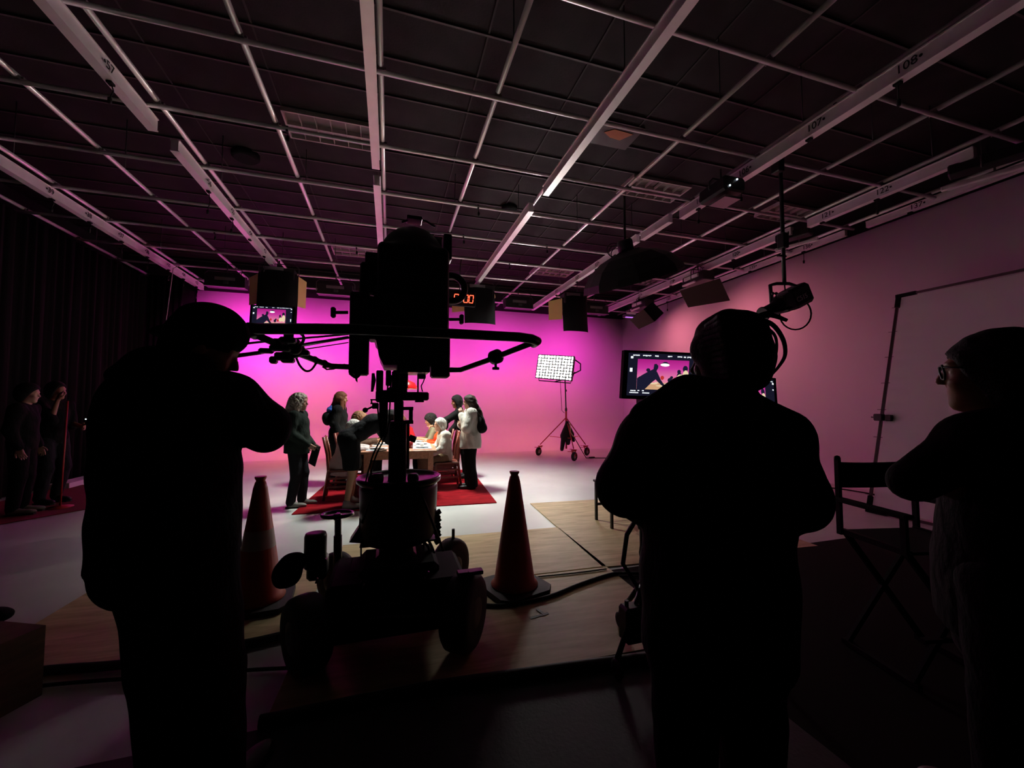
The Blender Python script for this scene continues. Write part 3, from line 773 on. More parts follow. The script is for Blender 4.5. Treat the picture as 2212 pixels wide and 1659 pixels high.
# ------------------------------------------------------------------ tableware
MATW = mat('placemat', (0.55, 0.66, 0.74), 0.8, bump=0.2, bscale=150)
CHINA = mat('white_china', (0.78, 0.78, 0.76), 0.2)
MUGR = mat('dark_red_mug', (0.22, 0.015, 0.02), 0.25)
seats = [(0.36, -0.62, 'nearest right'), (0.36, -0.05, 'middle right'), (0.36, 0.52, 'far right'), (-0.36, -0.72, 'nearest left'), (-0.36, 0.1, 'far left'), (0.0, 0.86, 'far end')]
for i, (x, y, w) in enumerate(seats):
    c = tp(x, y)
    hx, hy = (0.15, 0.22) if abs(x) > .1 else (0.22, 0.15)
    o = MB().box((0, 0, 0.003), (hx, hy, 0.003)).build('placemat', MATW); o.location = Vector(c); o.rotation_euler = (0, 0, tang); props(o, 'pale blue placemat at the %s seat' % w, 'placemat', 'placemats on the table')
    c = tp(x, y, 0.771)
    o = MB().lathe((0, 0, 0), [(0.06, 0), (0.07, 0.004), (0.115, 0.016), (0.12, 0.02), (0.112, 0.019), (0.07, 0.009), (0.02, 0.007)], 24).build('plate', CHINA); o.location = Vector(c); props(o, 'white china plate at the %s seat' % w, 'plate', 'plates on the table')
def mug(c, M, label, s=1.0):
    t = thing('mug', label, 'mug', c, random.uniform(0, 6), 'mugs on the table')
    MB().lathe((0, 0, 0), [(0.034 * s, 0), (0.040 * s, 0.004), (0.042 * s, 0.09 * s), (0.038 * s, 0.09 * s), (0.036 * s, 0.01)], 18).build('cup', M, t, True)
    MB().torus((0.047 * s, 0, 0.048 * s), 0.026 * s, 0.006 * s, (0, 1, 0), 14, 6, -1.9, 1.9).build('handle', M, t, True)
mug(tp(0.16, -0.62), MUGR, 'dark red mug by the nearest right placemat', 1.25)
mug(tp(0.36, -0.66, 0.78), CHINA, 'white cup standing on the nearest right plate', 0.7)
mug(tp(0.13, 0.40), MUGR, 'dark red mug far along the table', 1.0)
mug(tp(-0.15, -0.3), CHINA, 'white mug on the left half of the table', 1.0)
m = MB(); m.lathe((0, 0, 0), [(0.05, 0), (0.09, 0.03), (0.12, 0.075), (0.112, 0.075), (0.08, 0.03), (0.02, 0.012)], 24); o = m.build('serving_bowl', CHINA); o.location = Vector(tp(0.02, 0.05)); props(o, 'white serving bowl in the middle of the table', 'bowl')
m = MB(); m.lathe((0, 0, 0), [(0.05, 0), (0.09, 0.03), (0.12, 0.075), (0.112, 0.075), (0.08, 0.03), (0.02, 0.012)], 24); o = m.build('serving_bowl', DGREY); o.location = Vector(tp(-0.05, -0.62)); props(o, 'dark serving bowl at the near end of the table', 'bowl')
m = MB()
for k in range(5): m.box((random.uniform(-.07, .07), random.uniform(-.05, .05), 0.006 + 0.012 * k), (0.08, 0.06, 0.005), (V3(math.cos(k), math.sin(k), 0), V3(-math.sin(k), math.cos(k), 0), V3(0, 0, 1)))
o = m.build('napkin_pile', CHINA); o.location = Vector(tp(-0.30, -0.96)); props(o, 'crumpled pile of white paper napkins at the near left table corner', 'napkin')

# ------------------------------------------------------------------ chairs
CHW = mat('chair_wood', (0.16, 0.035, 0.022), 0.35, var=0.3, vscale=6)
def make_chair(label):
    t = thing('dining_chair', label, 'chair', (0, 0, 0), 0, 'dining chairs round the table')     # faces +x
    MB().box((0, 0, 0.45), (0.215, 0.22, 0.02), bev=0.012).build('seat', CHW, t, True)
    for sy in (-1, 1):
        m = MB(); m.bar((0.19, sy * 0.19, 0.0), (0.19, sy * 0.19, 0.44), 0.04, 0.04); m.build('leg', CHW, t, True)
        m = MB(); m.tube([(-0.26, sy * 0.19, 0.0), (-0.20, sy * 0.19, 0.45), (-0.22, sy * 0.19, 0.70), (-0.28, sy * 0.19, 0.98)], 0.021, 8); m.build('leg', CHW, t, True)
        m = MB(); m.bar((-0.22, sy * 0.19, 0.2), (0.19, sy * 0.19, 0.2), 0.02, 0.03); m.build('stretcher', CHW, t, True)
        m = MB(); m.bar((-0.21, sy * 0.19, 0.33), (0.19, sy * 0.19, 0.33), 0.02, 0.03); m.build('stretcher', CHW, t, True)
    m = MB(); m.bar((0.19, -0.19, 0.40), (0.19, 0.19, 0.40), 0.05, 0.02); m.bar((-0.2, -0.19, 0.40), (-0.2, 0.19, 0.40), 0.05, 0.02); m.build('apron', CHW, t, True)
    m = MB(); m.box((-0.272, 0, 0.93), (0.012, 0.20, 0.045), bev=0.006); m.build('top_rail', CHW, t, True)
    for k in range(5):
        m = MB(); m.bar((-0.215, -0.13 + 0.065 * k, 0.47), (-0.265, -0.13 + 0.065 * k, 0.90), 0.022, 0.012, (1, 0, 0)); m.build('back_slat', CHW, t, True)
    return t
CS = [((0.98, 7.36, .015), math.radians(180), 'red brown slatted chair under the grey-haired sitter in white, nearest right'),
      ((1.02, 7.92, .015), math.radians(178), 'red brown slatted chair in the middle of the right table side'),
      ((0.98, 8.46, .015), math.radians(182), 'red brown slatted chair at the far right of the table'),
      ((-0.70, 7.05, .015), math.radians(2), 'red brown slatted chair behind the bending man, nearest left'),
      ((-0.62, 7.85, .015), math.radians(-3), 'red brown slatted chair at the far left of the table'),
      ((0.22, 9.15, .015), math.radians(-92), 'red brown slatted chair at the far head of the table')]
ch0 = make_chair(CS[0][2]); ch0.location = CS[0][0]; ch0.rotation_euler = (0, 0, CS[0][1])
for a in CS[1:]: dup(ch0, a[0], a[1], a[2])

# ------------------------------------------------------------------ pendant lamp
pc = V3(0.28, 7.72, 1.78)
t = thing('pendant_lamp', 'red enamel pendant lamp hanging over the dining table', 'pendant lamp', pc)
REDE = mat('red_enamel', (0.62, 0.01, 0.012), 0.22)
m = MB(); m.lathe(pc, [(0.235, 0.0), (0.238, 0.012), (0.20, 0.07), (0.165, 0.12), (0.085, 0.155), (0.055, 0.165)], 32, cap=False); o = m.build('shade', REDE, t)
sm = o.modifiers.new('thick', 'SOLIDIFY'); sm.thickness = 0.004
m = MB(); m.lathe(pc, [(0.230, 0.004), (0.195, 0.065), (0.16, 0.112), (0.05, 0.15)], 32, cap=False); m.build('inner_lining', CHINA, t)
m = MB(); m.lathe(pc, [(0.055, 0.16), (0.05, 0.19), (0.035, 0.20), (0.035, 0.27), (0.02, 0.29)], 16); m.build('neck', REDE, t)
m = MB(); m.sphere(pc + V3(0, 0, 0.075), 0.035, 12); m.build('bulb', mat('bulb', (1, .9, .75), .3, emit=(1.0, 0.86, 0.66), estr=25), t)
m = MB(); m.tube([pc + V3(0, 0, 0.28), (pc[0], pc[1], 4.5), (pc[0], 7.60, 4.735)], 0.005, 6); m.build('cord', RUBBER, t)
l = bpy.data.lights.new('pendant_light', 'SPOT'); l.energy = PENDANT_W; l.color = PENDANT_COL; l.spot_size = math.radians(150); l.spot_blend = 0.3; l.shadow_soft_size = 0.05
lo = bpy.data.objects.new('pendant_light', l); COL.objects.link(lo); lo.location = Vector(pc + V3(0, 0, 0.02)); lo.parent = t; lo.matrix_parent_inverse = Matrix.Translation(-t.location)

# ================================================================== LED panel on wheeled crank stand
REDM = mat('red_stand', (0.42, 0.03, 0.025), 0.4)
st = V3(4.76, 10.43, 0)
t = thing('light_stand', 'red crank stand on three pneumatic wheels holding the bright panel', 'light stand', st)
wh = [V3(4.19, 10.99, 0), V3(4.66, 9.75, 0), V3(5.45, 10.61, 0)]
apex = V3(4.76, 10.43, 1.12)
m = MB(); m.tube([st + V3(0, 0, 0.25), st + V3(0, 0, 1.35)], 0.025, 10); m.build('base_tube', REDM, t)
m = MB(); m.tube([st + V3(0, 0, 1.3), st + V3(-.03, 0, 2.35)], 0.018, 10); m.lathe(st + V3(0, 0, 1.30), [(0.03, 0), (0.034, .02), (0.034, 0.07), (.02, .1)], 12); m.lathe(st + V3(0, 0, 1.85), [(0.02, 0), (0.026, .01), (0.026, 0.05), (.018, .06)], 12); m.build('mast', DGREY, t)
for w in wh:
    hub = w + V3(0, 0, 0.13); k = apex + (hub + V3(0, 0, 0.12) - apex) * 0.62
    m = MB(); m.tube([apex, hub + V3(0, 0, 0.20)], 0.014, 8); lg = m.build('leg', REDM, t)
    m = MB(); m.bar(st + V3(0, 0, 0.55), k, 0.03, 0.012); m.build('brace', mat('orange_brace', (0.65, 0.10, 0.03), 0.5), lg)
    dirv = (w - st); dirv[2] = 0; dirv /= np.linalg.norm(dirv)
    wa = V3(0.5, -0.86, 0)
    c = hub + dirv * 0.05
    wl = MB(); wl.torus(c, 0.088, 0.036, wa, 20, 8); wo = wl.build('wheel', RUBBER, t)
    q = MB(); q.lathe(c - wa * 0.025, [(0.05, 0), (0.058, 0.005), (0.058, 0.045), (0.05, 0.05)], 14, wa); q.build('rim', SILV, wo)
    q = MB(); q.bar(c + wa * .05, hub + wa * .05 + V3(0, 0, 0.14), 0.03, 0.006); q.bar(c - wa * .05, hub - wa * .05 + V3(0, 0, 0.14), 0.03, 0.006); q.box(hub + V3(0, 0, 0.15), (0.05, 0.05, 0.015)); q.tube([hub + V3(0, 0, .17) - dirv * .1 - wa * .08, hub + V3(0, 0, .17) + wa * .1], 0.008, 6); q.tube([hub + V3(0, 0, .12) - _rt * .16, hub + V3(0, 0, .12)], 0.008, 6); q.build('caster_fork', REDM, t)
m = MB(); m.tube([st + V3(-0.06, -.02, 1.25), st + V3(-0.14, -.02, 1.32), st + V3(-0.18, 0, 2.38)], 0.007, 6); m.tube([st + V3(-.25, 0, 2.35), st + V3(-.27, 0, 2.2), st + V3(-.3, 0, 2.1)], 0.006, 6); m.build('power_cable', RUBBER, t)
cb = [st + V3(0, 0, 1.1), st + V3(0.12, -.1, 0.7), st + V3(0.35, -.2, 0.25), V3(5.2, 10.1, 0.02), V3(5.6, 10.0, 0.015), V3(6.6, 9.7, 0.012)]
m = MB(); m.tube(cb, 0.012, 6); m.box(V3(5.35, 10.05, 0.03), (0.08, 0.03, 0.02)); m.build('floor_cable', RUBBER, t)
# sandbag
SB = mat('sandbag_black', (0.012, 0.010, 0.012), 0.8, bump=0.3, bscale=40)
b = SDF(0.014); s0 = st + V3(-0.02, -0.10, 0)
b.cone(s0 + V3(0, 0, 0.98), s0 + V3(-0.10, 0, 0.62), 0.04, 0.10, 0.04).cone(s0 + V3(0, 0, 0.98), s0 + V3(0.12, 0, 0.66), 0.04, 0.09, 0.04).cone(s0 + V3(-0.10, 0, 0.6), s0 + V3(-.16, 0, 0.25), 0.075, 0.05, 0.03).cone(s0 + V3(0.02, 0, .6), s0 + V3(.03, 0, .42), .10, .06, .03).cone(s0 + V3(.12, 0, .6), s0 + V3(.2, 0, .48), .07, .04, .03)
o = b.build('sandbag', SB); props(o, 'black sandbag slung over the wheeled light stand', 'sandbag')
m = MB(); m.tube([s0 + V3(0.04, -.1, 1.0), s0 + V3(0.05, -.12, 0.72), s0 + V3(0.12, -.12, 0.62), s0 + V3(.2, -.1, .58)], 0.014, 6); m.build('strap', mat('strap_tan', (0.6, 0.45, 0.2), 0.7), o)
# panel
pcn = atd(1199, 794, 11.25); nz = V3(-0.66, -0.74, 0.10); nz /= np.linalg.norm(nz)
xa = np.cross((0, 0, 1), nz); xa /= np.linalg.norm(xa)
rl = math.radians(-6); ya = np.cross(nz, xa); xa, ya = xa * math.cos(rl) + ya * math.sin(rl), ya * math.cos(rl) - xa * math.sin(rl)
t = thing('led_panel', 'bright white square-lens light panel on the red stand', 'light panel', pcn - V3(0, 0, 0.35))
PW, PH = 0.52, 0.33
MB().box(pcn - nz * 0.055, (PW, PH, 0.05), (xa, ya, nz), bev=0.0).build('housing', DGREY, t)
m = MB()
for s in (-1, 1): m.box(pcn + xa * s * PW + nz * .02, (0.012, PH + .012, 0.035), (xa, ya, nz)); m.box(pcn + ya * s * PH + nz * .02, (PW + .012, 0.012, 0.035), (xa, ya, nz))
m.build('frame', DGREY, t)
q = [pcn - xa * PW * .985 - ya * PH * .98, pcn + xa * PW * .985 - ya * PH * .98, pcn + xa * PW * .985 + ya * PH * .98, pcn - xa * PW * .985 + ya * PH * .98]
m = MB(); m.add([p_ + nz * .002 for p_ in q], [(0, 1, 2, 3)])
LEDM = mat('led_board', (0.8, 0.8, 0.8), 0.5, emit=PANEL_COL, estr=PANEL_W); LEDM.cycles.emission_sampling = 'FRONT'
m.build('led_board', LEDM, t)
GRIDM = mat('panel_grid', (0.12, 0.125, 0.12), 0.7)
for i in range(1, 12): MB().box(pcn + xa * (-PW + PW / 6 * i) + nz * .014, (.0155, PH, .008), (xa, ya, nz)).build('grid_bar', GRIDM, t)
for j in range(1, 8): MB().box(pcn + ya * (-PH + PH / 4 * j) + nz * .014, (PW, .0155, .008), (xa, ya, nz)).build('grid_bar', GRIDM, t)
m = MB(); m.tube([pcn + xa * (PW + .03) + ya * .25, pcn + xa * (PW + .18) + ya * .16 - nz * .05, pcn + xa * (PW + .2) - ya * .02 - nz * .05, pcn + xa * (PW + .04) - ya * .12 - nz * .04], 0.018, 8); m.build('side_handle', BLACK, t)
m = MB(); m.tube([pcn - ya * PH * 0.2 - nz * .1 + xa * PW * 1.05, pcn - ya * (PH + .06) - nz * .1 + xa * PW * .9, pcn - ya * (PH + .06) - nz * .1 - xa * PW * .9, pcn - ya * PH * 0.2 - nz * .1 - xa * PW * 1.05], 0.014, 8); m.build('yoke', BLACK, t)
m = MB(); m.tube([pcn - ya * (PH + .06) - nz * .1, st + V3(-.03, 0, 2.2)], 0.016, 8); m.build('spigot', BLACK, t)

# ================================================================== white butterfly frame leaning on the right wall
TL, BL = V3(7.60, 4.20, 3.19), V3(6.41, 4.00, 0.03); dv = V3(0.0, -1, 0.0); LEN = 3.7
TR, BR = TL + dv * LEN, BL + dv * LEN
t = thing('diffusion_frame', 'large white cloth diffusion frame leaning on the right wall', 'diffusion frame', ((TL[0] + BL[0]) / 2, 2.2, 0))
TUBEM = mat('frame_tube', (0.10, 0.075, 0.08), 0.35, metal=0.5)
for a, b2 in ((TL, TR), (BL, BR), (TL, BL), (TR, BR)):
    m = MB(); m.bar(a, b2, 0.032, 0.032); m.build('tube', TUBEM, t)
for p, s in ((TL, -1), (BL, 1)):
    m = MB(); m.bar(p + V3(0, 0.03, 0), p + V3(0, -.22, 0), .05, .05); m.bar(p, p + (BL - TL) / np.linalg.norm(BL - TL) * (0.2 * -s), .05, .05)
    m.build('corner_bracket', MATTE, t)
ny, nzg = 60, 60; P = []; F = []; nn = np.cross(TL - BL, dv); nn /= np.linalg.norm(nn)
if nn[0] > 0: nn = -nn
for j in range(nzg + 1):
    for i in range(ny + 1):
        u, v = i / ny, j / nzg
        p = BL + (TL - BL) * (0.012 + 0.976 * v) + dv * LEN * (0.012 + 0.976 * u)
        w = 0.0
        for k in range(8):     # pull wrinkles fanning from the ties along the near edge
            vk = (k + 0.5) / 8; du = u; dvv = v - vk + du * (0.12 + 0.05 * math.sin(k * 2.1))
            w += 0.012 * math.exp(-du / 0.06) * math.sin(dvv * 130 / (1 + du * 9)) * math.exp(-(dvv / (0.03 + 0.12 * du)) ** 2)
        w += 0.01 * math.sin(u * 5 + v * 3)
        P.append(p + nn * w)
for j in range(nzg):
    for i in range(ny): F.append((j * (ny + 1) + i, j * (ny + 1) + i + 1, (j + 1) * (ny + 1) + i + 1, (j + 1) * (ny + 1) + i))
m = MB(); m.add(P, F, True); m.build('cloth', mat('white_silk', (0.85, 0.83, 0.82), 0.7), t)
for k in range(8):
    tk = MB(); p = BL + (TL - BL) * ((k + .5) / 8); tk.tube([p + V3(0, .05, 0) + nn * .03, p + V3(0, -.06, 0) + nn * .03], 0.004, 5); tk.build('tie_cord', mat('tie', (0.1, 0.08, 0.08), 0.8), t)
c = TL + (BL - TL) * 0.60
m = MB(); m.box(c + nn * 0.05, (0.04, 0.055, 0.05), bev=0.01); m.build('clamp', BLACK, t); m = MB(); m.box(c + nn * .03 + V3(0, -.11, 0), (0.03, 0.04, 0.045), bev=0.01); m.build('clamp_pad', BLACK, t); m = MB(); m.tube([c + nn * .05 + V3(0, .1, 0), c + nn * .05 + V3(0, -.12, 0)], 0.012, 6); m.build('clamp_screw', BLACK, t)

# ================================================================== plywood sheets, mats, cables
def ply_mat():
    m = bpy.data.materials.new('plywood'); m.use_nodes = True; nt = m.node_tree; b = nt.nodes['Principled BSDF']
    tc = nt.nodes.new('ShaderNodeTexCoord'); mp = nt.nodes.new('ShaderNodeMapping'); mp.inputs['Scale'].default_value = (1.2, 9, 1)
    n = nt.nodes.new('ShaderNodeTexNoise'); n.inputs['Scale'].default_value = 1.6; n.inputs['Detail'].default_value = 9; n.inputs['Roughness'].default_value = 0.65; n.inputs['Distortion'].default_value = 0.6
    r = nt.nodes.new('ShaderNodeValToRGB'); e = r.color_ramp.elements
    e[0].position = 0.28; e[0].color = (0.36, 0.25, 0.12, 1); e[1].position = 0.75; e[1].color = (0.76, 0.58, 0.32, 1)
    nt.links.new(tc.outputs['Object'], mp.inputs[0]); nt.links.new(mp.outputs[0], n.inputs[0]); nt.links.new(n.outputs[0], r.inputs[0]); nt.links.new(r.outputs[0], b.inputs['Base Color'])
    b.inputs['Roughness'].default_value = 0.55; b.inputs['Specular IOR Level'].default_value = 0.3
    return m
PLY = ply_mat()
def sheet(cx, cy, w, h, rot, label, z=0.0):
    m = MB(); m.box((0, 0, 0.006), (w / 2 - 0.002, h / 2 - 0.002, 0.006), bev=0.0015); o = m.build('plywood_sheet', PLY); o.location = (cx, cy, z); o.rotation_euler = (0, 0, math.radians(rot)); props(o, label, 'plywood', 'plywood sheets on the floor')
sheet(2.58, 4.55, 1.22, 2.44, -3.6, 'plywood sheet whose long black seam runs from the right cone to the far corner')
sheet(3.82, 4.46, 1.22, 2.44, -3.6, 'plywood sheet under the stool, behind the person in the black hood')
sheet(0.745, 4.035, 2.44, 1.22, -2.0, 'plywood sheet behind the right traffic cone')
sheet(0.70, 2.815, 2.44, 1.19, -2.0, 'plywood sheet with the tape cross, under the camera dolly')
sheet(-1.42, 3.56, 1.75, 1.22, -1.5, 'dim plywood sheet at the left, under the capped man')
m = MB(); m.box((3.70, 1.45, 0.0065), (1.85, 1.85, 0.0025)); m.solo('floor_mat', mat('black_shade_red', (0.010, 0.006, 0.006), 0.95, spec=.1), 'dark carpet mat under the director chair', 'mat')  # dark sheet stands for the shadow lying on this floor
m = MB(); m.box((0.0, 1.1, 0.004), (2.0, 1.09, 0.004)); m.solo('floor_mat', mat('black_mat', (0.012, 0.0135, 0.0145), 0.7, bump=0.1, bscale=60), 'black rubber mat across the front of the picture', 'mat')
def cable(pts, r, label, name='cable', mm=RUBBER):
    m = MB(); P = [np.asarray(p, float) for p in pts]; Q = []
    for i in range(len(P) - 1):          # catmull-rom
        p0, p1, p2, p3 = P[max(i - 1, 0)], P[i], P[i + 1], P[min(i + 2, len(P) - 1)]
        for k in range(6):
            s = k / 6; Q.append(0.5 * ((2 * p1) + (-p0 + p2) * s + (2 * p0 - 5 * p1 + 4 * p2 - p3) * s * s + (-p0 + 3 * p1 - 3 * p2 + p3) * s ** 3))
    Q.append(P[-1]); m.tube(Q, r, 8); return m.solo(name, mm, label, 'cable', 'floor cables')
fz = lambda x, y, r=0.014: onz(x, y, 0.012 + r)
cable([fz(1000, 1300), fz(1080, 1308), fz(1180, 1290), fz(1250, 1263), fz(1310, 1243), fz(1342, 1238), fz(1420, 1240)], 0.014, 'thick black cable curving past the right cone to the monitor stand')
cable([onz(1160, 1246, .02), onz(1240, 1238, .02), onz(1310, 1229, .02)], 0.006, 'thin black cable along the plywood joint')
cable([onz(-40, 1470, .03), onz(100, 1448, .03), onz(290, 1432, .03), onz(540, 1388, .03), onz(640, 1366, .03), onz(760, 1350, .03)], 0.026, 'thick black cable running behind the capped man')
cable([onz(-60, 1500, .02), onz(120, 1478, .02), onz(330, 1462, .02), onz(560, 1446, .02), onz(700, 1440, .02)], 0.010, 'thin black cable nearer the camera at the left')
cable([onz(560, 1560, .03), onz(900, 1490, .03), onz(1100, 1460, .03), onz(1370, 1424, .03), onz(1600, 1400, .03)], 0.030, 'heavy black cable along the edge of the mat')
cable([onx(1700, 1035, 8.0), V3(7.85, 5.6, .03), onz(1786, 1052, .02), onz(1835, 1059, .02), onz(1990, 1085, .02)], 0.012, 'thin cable at the foot of the right wall')
TAPE = mat('dark_tape', (0.025, 0.02, 0.018), 0.6)
tc_ = onz(1165, 1330, 0.013); t = thing('tape_mark', 'dark tape cross stuck on the plywood', 'tape mark', tc_)
MB().box(tc_ + V3(0, 0, 0.001), (0.075, 0.012, 0.0008), (V3(.98, .2, 0), V3(-.2, .98, 0), V3(0, 0, 1))).build('strip', TAPE, t)
MB().box(tc_ + V3(0.03, .04, 0.0022), (0.05, 0.012, 0.0008), (V3(-.25, .97, 0), V3(-.97, -.25, 0), V3(0, 0, 1))).build('strip', TAPE, t)

# ================================================================== traffic cones
CONE = mat('cone_orange', (0.42, 0.055, 0.02), 0.45, var=0.15, vscale=5)
WORN = mat('cone_collar', (0.42, 0.36, 0.32), 0.5)
def cone(label):
    t = thing('traffic_cone', label, 'traffic cone', (0, 0, 0), 0, 'orange traffic cones beside the dolly')
    m = MB(); m.lathe((0, 0, 0), [(0.185, 0.035), (0.19, 0.05), (0.165, 0.075), (0.048, 0.86), (0.036, 0.905), (0.030, 0.905)], 28); m.build('body', CONE, t, True)
    m = MB(); m.lathe((0, 0, 0.90), [(0.034, 0), (0.030, 0.015), (0.040, 0.035), (0.040, 0.045), (0.03, 0.045)], 20); m.build('top_collar', CONE, t, True)
    m = MB(); m.lathe((0, 0, 0), [(0.1145, 0.42), (0.0945, 0.555)], 28, cap=False); m.build('reflective_band', WORN, t, True)
    m = MB()
    out = []
    for (sx, sy) in ((1, 1), (-1, 1), (-1, -1), (1, -1)):
        for (a, b2) in (((0.24, 0.17), (0.17, 0.24)) if sx * sy > 0 else ((0.17, 0.24), (0.24, 0.17))): out.append((sx * a, sy * b2, 0.0))
    m.prism(out, (0, 0, 0.04)); m.build('base', RUBBER, t, True)
    return t
cn = cone('orange traffic cone right of the camera dolly, standing clear'); cn.location = (0.99, 3.19, 0.012); cn.rotation_euler = (0, 0, 0.3)
dup(cn, (-0.93, 3.52, 0.012), 0.1, 'orange traffic cone left of the dolly, beside the capped man')
for ch in cn.children:
    if ch.name.startswith('reflective'): bpy.data.objects.remove(ch, do_unlink=True); break

# ================================================================== monitors
def pic_mat():
    m = bpy.data.materials.new('monitor_picture'); m.use_nodes = True; nt = m.node_tree; b = nt.nodes['Principled BSDF']
    tc = nt.nodes.new('ShaderNodeTexCoord'); sp = nt.nodes.new('ShaderNodeSeparateXYZ'); r = nt.nodes.new('ShaderNodeValToRGB')
    e = r.color_ramp.elements; e[0].position = 0.0; e[0].color = (0.95, 0.42, 0.32, 1); e[1].position = 1.0; e[1].color = (0.42, 0.01, 0.22, 1)
    x = e.new(0.35); x.color = (0.85, 0.22, 0.42, 1); x = e.new(0.7); x.color = (0.62, 0.04, 0.36, 1)
    nt.links.new(tc.outputs['Generated'], sp.inputs[0]); nt.links.new(sp.outputs[2], r.inputs[0]); nt.links.new(r.outputs[0], b.inputs['Emission Color'])
    m.cycles.emission_sampling = 'NONE'; b.inputs['Emission Strength'].default_value = 0.9; b.inputs['Base Color'].default_value = (0, 0, 0, 1); b.inputs['Roughness'].default_value = 0.4
    return m
PIC = pic_mat()
def em(name, c, s=1.0): return mat(name, (0, 0, 0), 0.5, emit=c, estr=s)
SCR_BG = em('screen_navy', (0.010, 0.010, 0.024), 0.8)
SCR_DK = em('screen_dark', (0.010, 0.010, 0.028)); SCR_TX = em('screen_text', (0.9, 0.95, 1.0), 1.1); SCR_TAB = em('screen_table', (0.62, 0.36, 0.2)); SCR_CR = em('screen_cream', (0.8, 0.66, 0.42)); SCR_RD = em('screen_red', (0.5, 0.03, 0.03)); SCR_LP = em('screen_lamp', (1, 1, 0.95), 1.3); SCR_GR = em('screen_green', (0.1, 0.8, 0.35))
def circ(cx, cy, rx, ry, n=14): return [(cx + rx * math.cos(2 * math.pi * i / n), cy + ry * math.sin(2 * math.pi * i / n)) for i in range(n)]
def monitor(name, label, tl, tr, bl, pr, detail=True, depth=0.05):
    """tl,tr,bl corners of the case (world); pr = picture rect in unit coords (u0,v0,u1,v1), v down"""
    tl, tr, bl = map(lambda p: np.asarray(p, float), (tl, tr, bl)); X = tr - tl; Y = bl - tl; n = np.cross(X, Y); n /= np.linalg.norm(n)
    if n @ _fw < 0: n = -n           # n points away from the viewer side
    c = tl + X / 2 + Y; t = thing(name, label, 'monitor', c)
    q = [tl, tr, tr + Y, bl]; m = MB(); m.prism(q, n * depth); m.build('case', MATTE, t)
    def S(u, v, o): return tl + X * u + Y * v - n * o
    def poly(pts, o): mm = MB(); mm.prism([S(u, v, o) for u, v in pts], n * -0.0004); return mm
    o = poly([(0.05, 0.05), (0.95, 0.05), (0.95, 0.93), (0.05, 0.93)], 0.0012).build('screen', SCR_BG, t)
    u0, v0, u1, v1 = pr
    poly([(u0, v0), (u1, v0), (u1, v1), (u0, v1)], 0.002).build('picture', PIC, o)
    def pp(pts): return [(u0 + (u1 - u0) * a, v0 + (v1 - v0) * (1 - b2)) for a, b2 in pts]
    def clip(pts): return [(min(max(a, 0), 1), min(max(b2, 0), 1)) for a, b2 in pts]
    m = poly(pp([(0.12, 0), (1, 0), (1, 0.13), (0.86, 0.19), (0.62, 0.24), (0.3, 0.2)]), 0.0027); m.build('picture_table', SCR_TAB, o)
    m = MB()
    for pts in (circ(0.32, 0.20, .09, .025), circ(0.45, .13, .08, .02), circ(.58, .2, .05, .015), circ(.72, .21, .05, .015), circ(.4, .24, .06, .015)):
        m.prism([S(u, v, 0.0032) for u, v in pp(pts)], n * -0.0003)
    m.build('picture_plates', SCR_CR, o)
    m = MB()   # standing and sitting figures
    for pts in (circ(.67, .42, .03, .05), circ(.64, .33, .045, .08), circ(.81, .62, .035, .07), circ(.82, .48, .05, .12), circ(.21, .64, .04, .06), circ(.93, .72, .05, .11)):
        m.prism([S(u, v, 0.0034) for u, v in pp(clip(pts))], n * -0.0003)
    m.build('picture_figures', SCR_DK, o)
    m = MB()
    for pts in (circ(.84, .42, .07, .12), circ(.94, .48, .06, .20)): m.prism([S(u, v, 0.0038) for u, v in pp(clip(pts))], n * -0.0003)
    m.build('picture_sitters', SCR_CR, o)
    m = MB()
    for pts in (circ(.49, .40, .035, .07), circ(.74, .36, .035, .07)): m.prism([S(u, v, 0.0036) for u, v in pp(pts)], n * -0.0003)
    m.build('picture_red_tops', SCR_RD, o)
    m = MB(); m.prism([S(u, v, 0.0042) for u, v in pp([(0, 0), (0.16, 0), (0.28, .22), (.36, .34), (.42, .24), (.50, .13), (.54, .16), (.46, .34), (.40, .54), (.37, .62), (.40, .72), (.40, .80), (.36, .86), (.32, .84), (.31, .68), (.18, .56), (.0, .36)])], n * -0.0003); m.build('picture_leaning_man', SCR_DK, o)
    m = MB(); m.prism([S(u, v, 0.0042) for u, v in pp(circ(.53, .83, .088, .05, 18))], n * -0.0003); m.build('picture_lamp', SCR_LP, o)
    m = MB(); m.prism([S(u, v, 0.0041) for u, v in pp([(.45, .86), (.62, .86), (.56, .93), (.51, .93)])], n * -0.0003); m.build('picture_lamp_shade', SCR_DK, o)
    # status read-outs, too small to read
    m = MB(); rr = random.Random(3)
    def dash(u, v, w, h): m.prism([S(u, v, 0.003), S(u + w, v, 0.003), S(u + w, v + h, 0.003), S(u, v + h, 0.003)], n * -0.0004)
    for (u, w) in ((0.10, .075), (0.21, .09), (0.345, .035), (0.49, .05), (0.60, .045), (0.67, .02), (0.71, .06), (.79, .07), (.885, .04)):
        k = 0.0
        while k < w: ww = rr.uniform(.007, .013); dash(u + k, 0.085, ww, rr.uniform(.018, .03)); k += ww + .003
    dash(0.075, 0.12, .028, .045); dash(0.07, 0.36, .03, .08); dash(0.915, 0.12, .028, .045); dash(0.915, 0.27, .022, .03); dash(.915, .62, .02, .13)
    if detail:
        for (u, w, v) in ((0.09, .05, .815), (.17, .02, .81), (.22, .02, .81), (.08, .10, .855), (.225, .08, .855), (.385, .05, .86), (.45, .05, .86), (.52, .03, .80)):
            k = 0
            while k < w: ww = rr.uniform(.007, .013); dash(u + k, v, ww, .022); k += ww + .003
    props(m.build('status_text', SCR_TX, o), kind='stuff')
